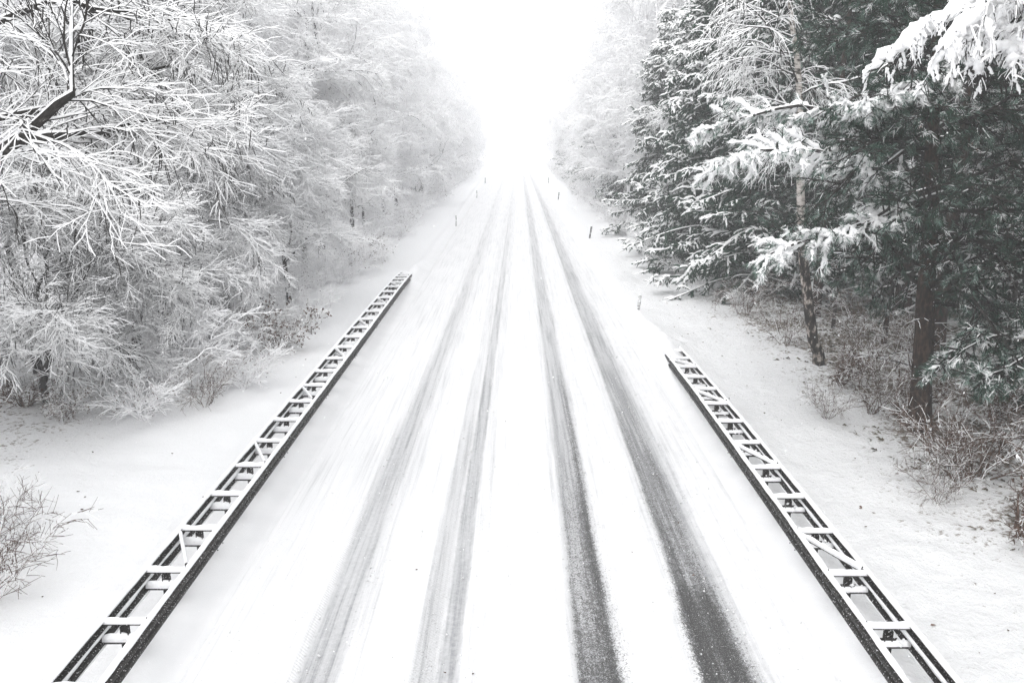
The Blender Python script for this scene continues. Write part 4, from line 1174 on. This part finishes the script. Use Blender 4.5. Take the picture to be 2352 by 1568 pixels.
# ---- right shrubs
for (px, py, me, s, rz, lb) in (
    (2210, 1110, SH[1], 1.0, 0.3, 'large fan shaped bare shrub in front of the thick pine trunk'),
    (2240, 1100, SH[3], 1.2, 2.3, 'dense low brown shrub behind the fan shaped shrub'),
    (2150, 1150, SH[0], 0.6, 1.3, 'small grassy shrub left of the fan shaped shrub'),
    (2000, 950, SH[1], 0.85, 2.0, 'arching bare shrub just left of the thick pine trunk'),
    (2060, 960, SH[3], 1.2, 1.0, 'low brown shrub touching the thick pine trunk'),
    (1920, 880, SH[3], 1.2, 0.9, 'low brown tangled shrub at the foot of the white stemmed birch'),
    (1900, 960, SH[0], 0.6, 4.9, 'thin twiggy shrub on open snow below the white stemmed birch'),
    (1800, 790, SH[0], 0.9, 1.9, 'pale twiggy shrub just left of the white stemmed birch'),
    (1715, 720, SH[0], 1.1, 0.2, 'rounded frosty shrub on the right verge under the spruces'),
    (1660, 660, SHF[0], 0.55, 0.8, 'white frosty shrub at the foot of the dark spruce'),
    (2330, 1220, SH[3], 1.1, 0.8, 'low dark shrub at the right edge below the fan shaped shrub'),
    (2270, 960, SH[3], 1.0, 0.8, 'dim low shrub at the foot of the dark stems'),
    (2110, 860, SH[0], 1.1, 3.8, 'twiggy shrub behind the thick pine trunk'),
    (1990, 800, SH[0], 1.2, 2.8, 'twiggy undergrowth shrub between the birch and the pine'),
    (1512, 655, SH[3], 0.35, 1.8, 'tuft of dry stalks on the snow beyond the right guard rail'),
    (1700, 700, SHF[1], 0.35, 2.8, 'small white shrub beside the rounded frosty shrub')):
    X, Y = ground_at(px, py)
    put1('shrub', me, X, Y, rz, s, lb)
y = 34
while y < 190:
    put1('snowy_shrub', SHF[rnd.randrange(2)], (8.3 + rnd.uniform(-0.6, 0.9)), y, rnd.uniform(0, 6), rnd.uniform(0.6, 1.1),
         'snow covered shrub along the foot of the right wood', group='shrubs along the foot of the right wood')
    y += 3.0 + y * 0.02 + rnd.uniform(0, 1)

# ---------------------------------------------------------------- small stuff
def dead_grass():
    rng = np.random.default_rng(9)
    mb = MB()
    pts = []
    while len(pts) < 4200:
        y = 8.5 + 26 * rng.random() ** 1.5
        x = 5.6 + 9.5 * rng.random()
        pr = np.clip((x - 6.0) / 4.5, 0.02, 1) ** 3.0 * (0.2 + 0.8 * (fbm(x, y, 0.9, 2.2, 3) > 0.05))
        if rng.random() < pr: pts.append((x, y))
    for (x, y) in pts:
        z = gz(x, y)
        k = rng.integers(2, 6)
        for _ in range(k):
            a = rng.normal(3.6, 0.9); l = rng.uniform(0.05, 0.17); w = rng.uniform(0.006, 0.014)
            bx_, by_ = x + rng.normal(0, 0.03), y + rng.normal(0, 0.03)
            d = np.array([math.cos(a), math.sin(a)])
            s = np.array([-d[1], d[0]]) * w
            hgt = rng.uniform(0.01, 0.07)
            mb.add([(bx_ - s[0], by_ - s[1], z - 0.01), (bx_ + s[0], by_ + s[1], z - 0.01), (bx_ + d[0] * l * .6 + s[0], by_ + d[1] * l * .6 + s[1], z + hgt), (bx_ + d[0] * l, by_ + d[1] * l, z + hgt * 0.5)],
                   quads=[(0, 1, 2, 3)])
    tag(mb.build('dead_grass', [M_grass], smooth=False), 'dry grass blades and litter poking through thin snow under the right wood', 'grass', kind='stuff')
dead_grass()

def fallen_leaves():
    rng = np.random.default_rng(19)
    mb = MB()
    for k in range(150):
        if k < 30: x, y = -rng.uniform(5.6, 13), rng.uniform(9, 24)
        elif k < 40: x, y = rng.uniform(-4.0, 4.0), 8 + 14 * rng.random() ** 1.5
        else: x, y = rng.uniform(5.3, 9), 8 + 40 * rng.random() ** 1.5
        z = gz(x, y)
        r = rng.uniform(0.012, 0.032) * (0.5 if 30 <= k < 40 else 0.8)
        a = rng.uniform(0, 6.28)
        n = 6
        V = [(x + r * (1 + .3 * rng.normal()) * math.cos(a + 6.28 * i / n) * 1.4, y + r * math.sin(a + 6.28 * i / n), z + 0.012 + 0.02 * rng.random()) for i in range(n)] + [(x, y, z + 0.008)]
        mb.add(V, tris=[(i, (i + 1) % n, n) for i in range(n)])
    tag(mb.build('fallen_leaves', [M_leaf], smooth=False), 'scattered dead leaves and bits of bark lying on the snow', 'leaves', kind='stuff')
fallen_leaves()

def snow_crumbs():
    rng = np.random.default_rng(39)
    mb = MB()
    for k in range(2600):
        y = 6.5 + 30 * rng.random() ** 1.8
        q_ = math.log(max(4, y))
        if rng.random() < 0.6:
            kk = 'aacdee'[rng.integers(0, 6)]; sd = 'lr'[rng.integers(0, 2)]
            x = np.interp(q_, _ly, _sm[kk + sd]) + (1 if sd == 'r' else -1) * abs(rng.normal(0.03, 0.10))
        else:
            x = rng.uniform(-4.0, 4.05) if rng.random() < 0.5 else rng.uniform(1.4, 4.1)
        blob(mb, np.array([x, y, 0.004]), rng.uniform(0.004, 0.008) + 0.014 * rng.random() ** 4, rng)
    tag(mb.build('snow_crumbs', [M_crumb]), 'crumbs of thrown snow scattered on the carriageway', 'snow', kind='stuff')
snow_crumbs()

def snowflakes():
    rng = np.random.default_rng(29)
    n = 9000
    Y = 3.0 + 27 * rng.random(n) ** 0.75
    X = rng.uniform(-0.72, 0.72, n) * (Y + 2)
    Z = rng.uniform(0.1, 1.0, n) * (6.5 + 0.25 * Y)
    r = rng.uniform(0.0022, 0.0055, n)
    base = np.array([(1, 0, 0), (0, 1, 0), (-1, 0, 0), (0, -1, 0), (0, 0, 1.3), (0, 0, -1.3)], float)
    tri = np.array([(0, 1, 4), (1, 2, 4), (2, 3, 4), (3, 0, 4), (1, 0, 5), (2, 1, 5), (3, 2, 5), (0, 3, 5)])
    C = np.stack([X, Y, Z], 1)
    V = C[:, None] + base[None] * r[:, None, None]
    T = (np.arange(n)[:, None, None] * 6 + tri[None]).reshape(-1, 3)
    mb = MB(); mb.add(V.reshape(-1, 3), tris=T)
    tag(mb.build('snowflakes', [M_snow]), 'falling snowflakes in the air', 'snowfall', kind='stuff')
snowflakes()

# ---------------------------------------------------------------- haze of falling snow
hm = bpy.data.materials.new('haze'); hm.use_nodes = True
hn = hm.node_tree.nodes; hl = hm.node_tree.links
for n_ in list(hn):
    if n_.type != 'OUTPUT_MATERIAL': hn.remove(n_)
pv = hn.new('ShaderNodeVolumePrincipled')
pv.inputs['Color'].default_value = (0.97, 0.975, 0.985, 1)
pv.inputs['Density'].default_value = HAZE
pv.inputs['Anisotropy'].default_value = 0.0
hl.new(pv.outputs[0], [n_ for n_ in hn if n_.type == 'OUTPUT_MATERIAL'][0].inputs['Volume'])
x0, x1, y0, y1, z0, z1 = -310, 310, -40, 620, -1.5, 30.0
mb = MB()
mb.add([(x0, y0, z0), (x1, y0, z0), (x1, y1, z0), (x0, y1, z0), (x0, y0, z1), (x1, y0, z1), (x1, y1, z1), (x0, y1, z1)],
       quads=[(3, 2, 1, 0), (4, 5, 6, 7), (0, 1, 5, 4), (1, 2, 6, 5), (2, 3, 7, 6), (3, 0, 4, 7)])
hz = mb.build('haze', [hm], smooth=False)
tag(hz, kind='stuff')
hz['label'] = 'haze of falling snow filling the air'
hz['category'] = 'haze'
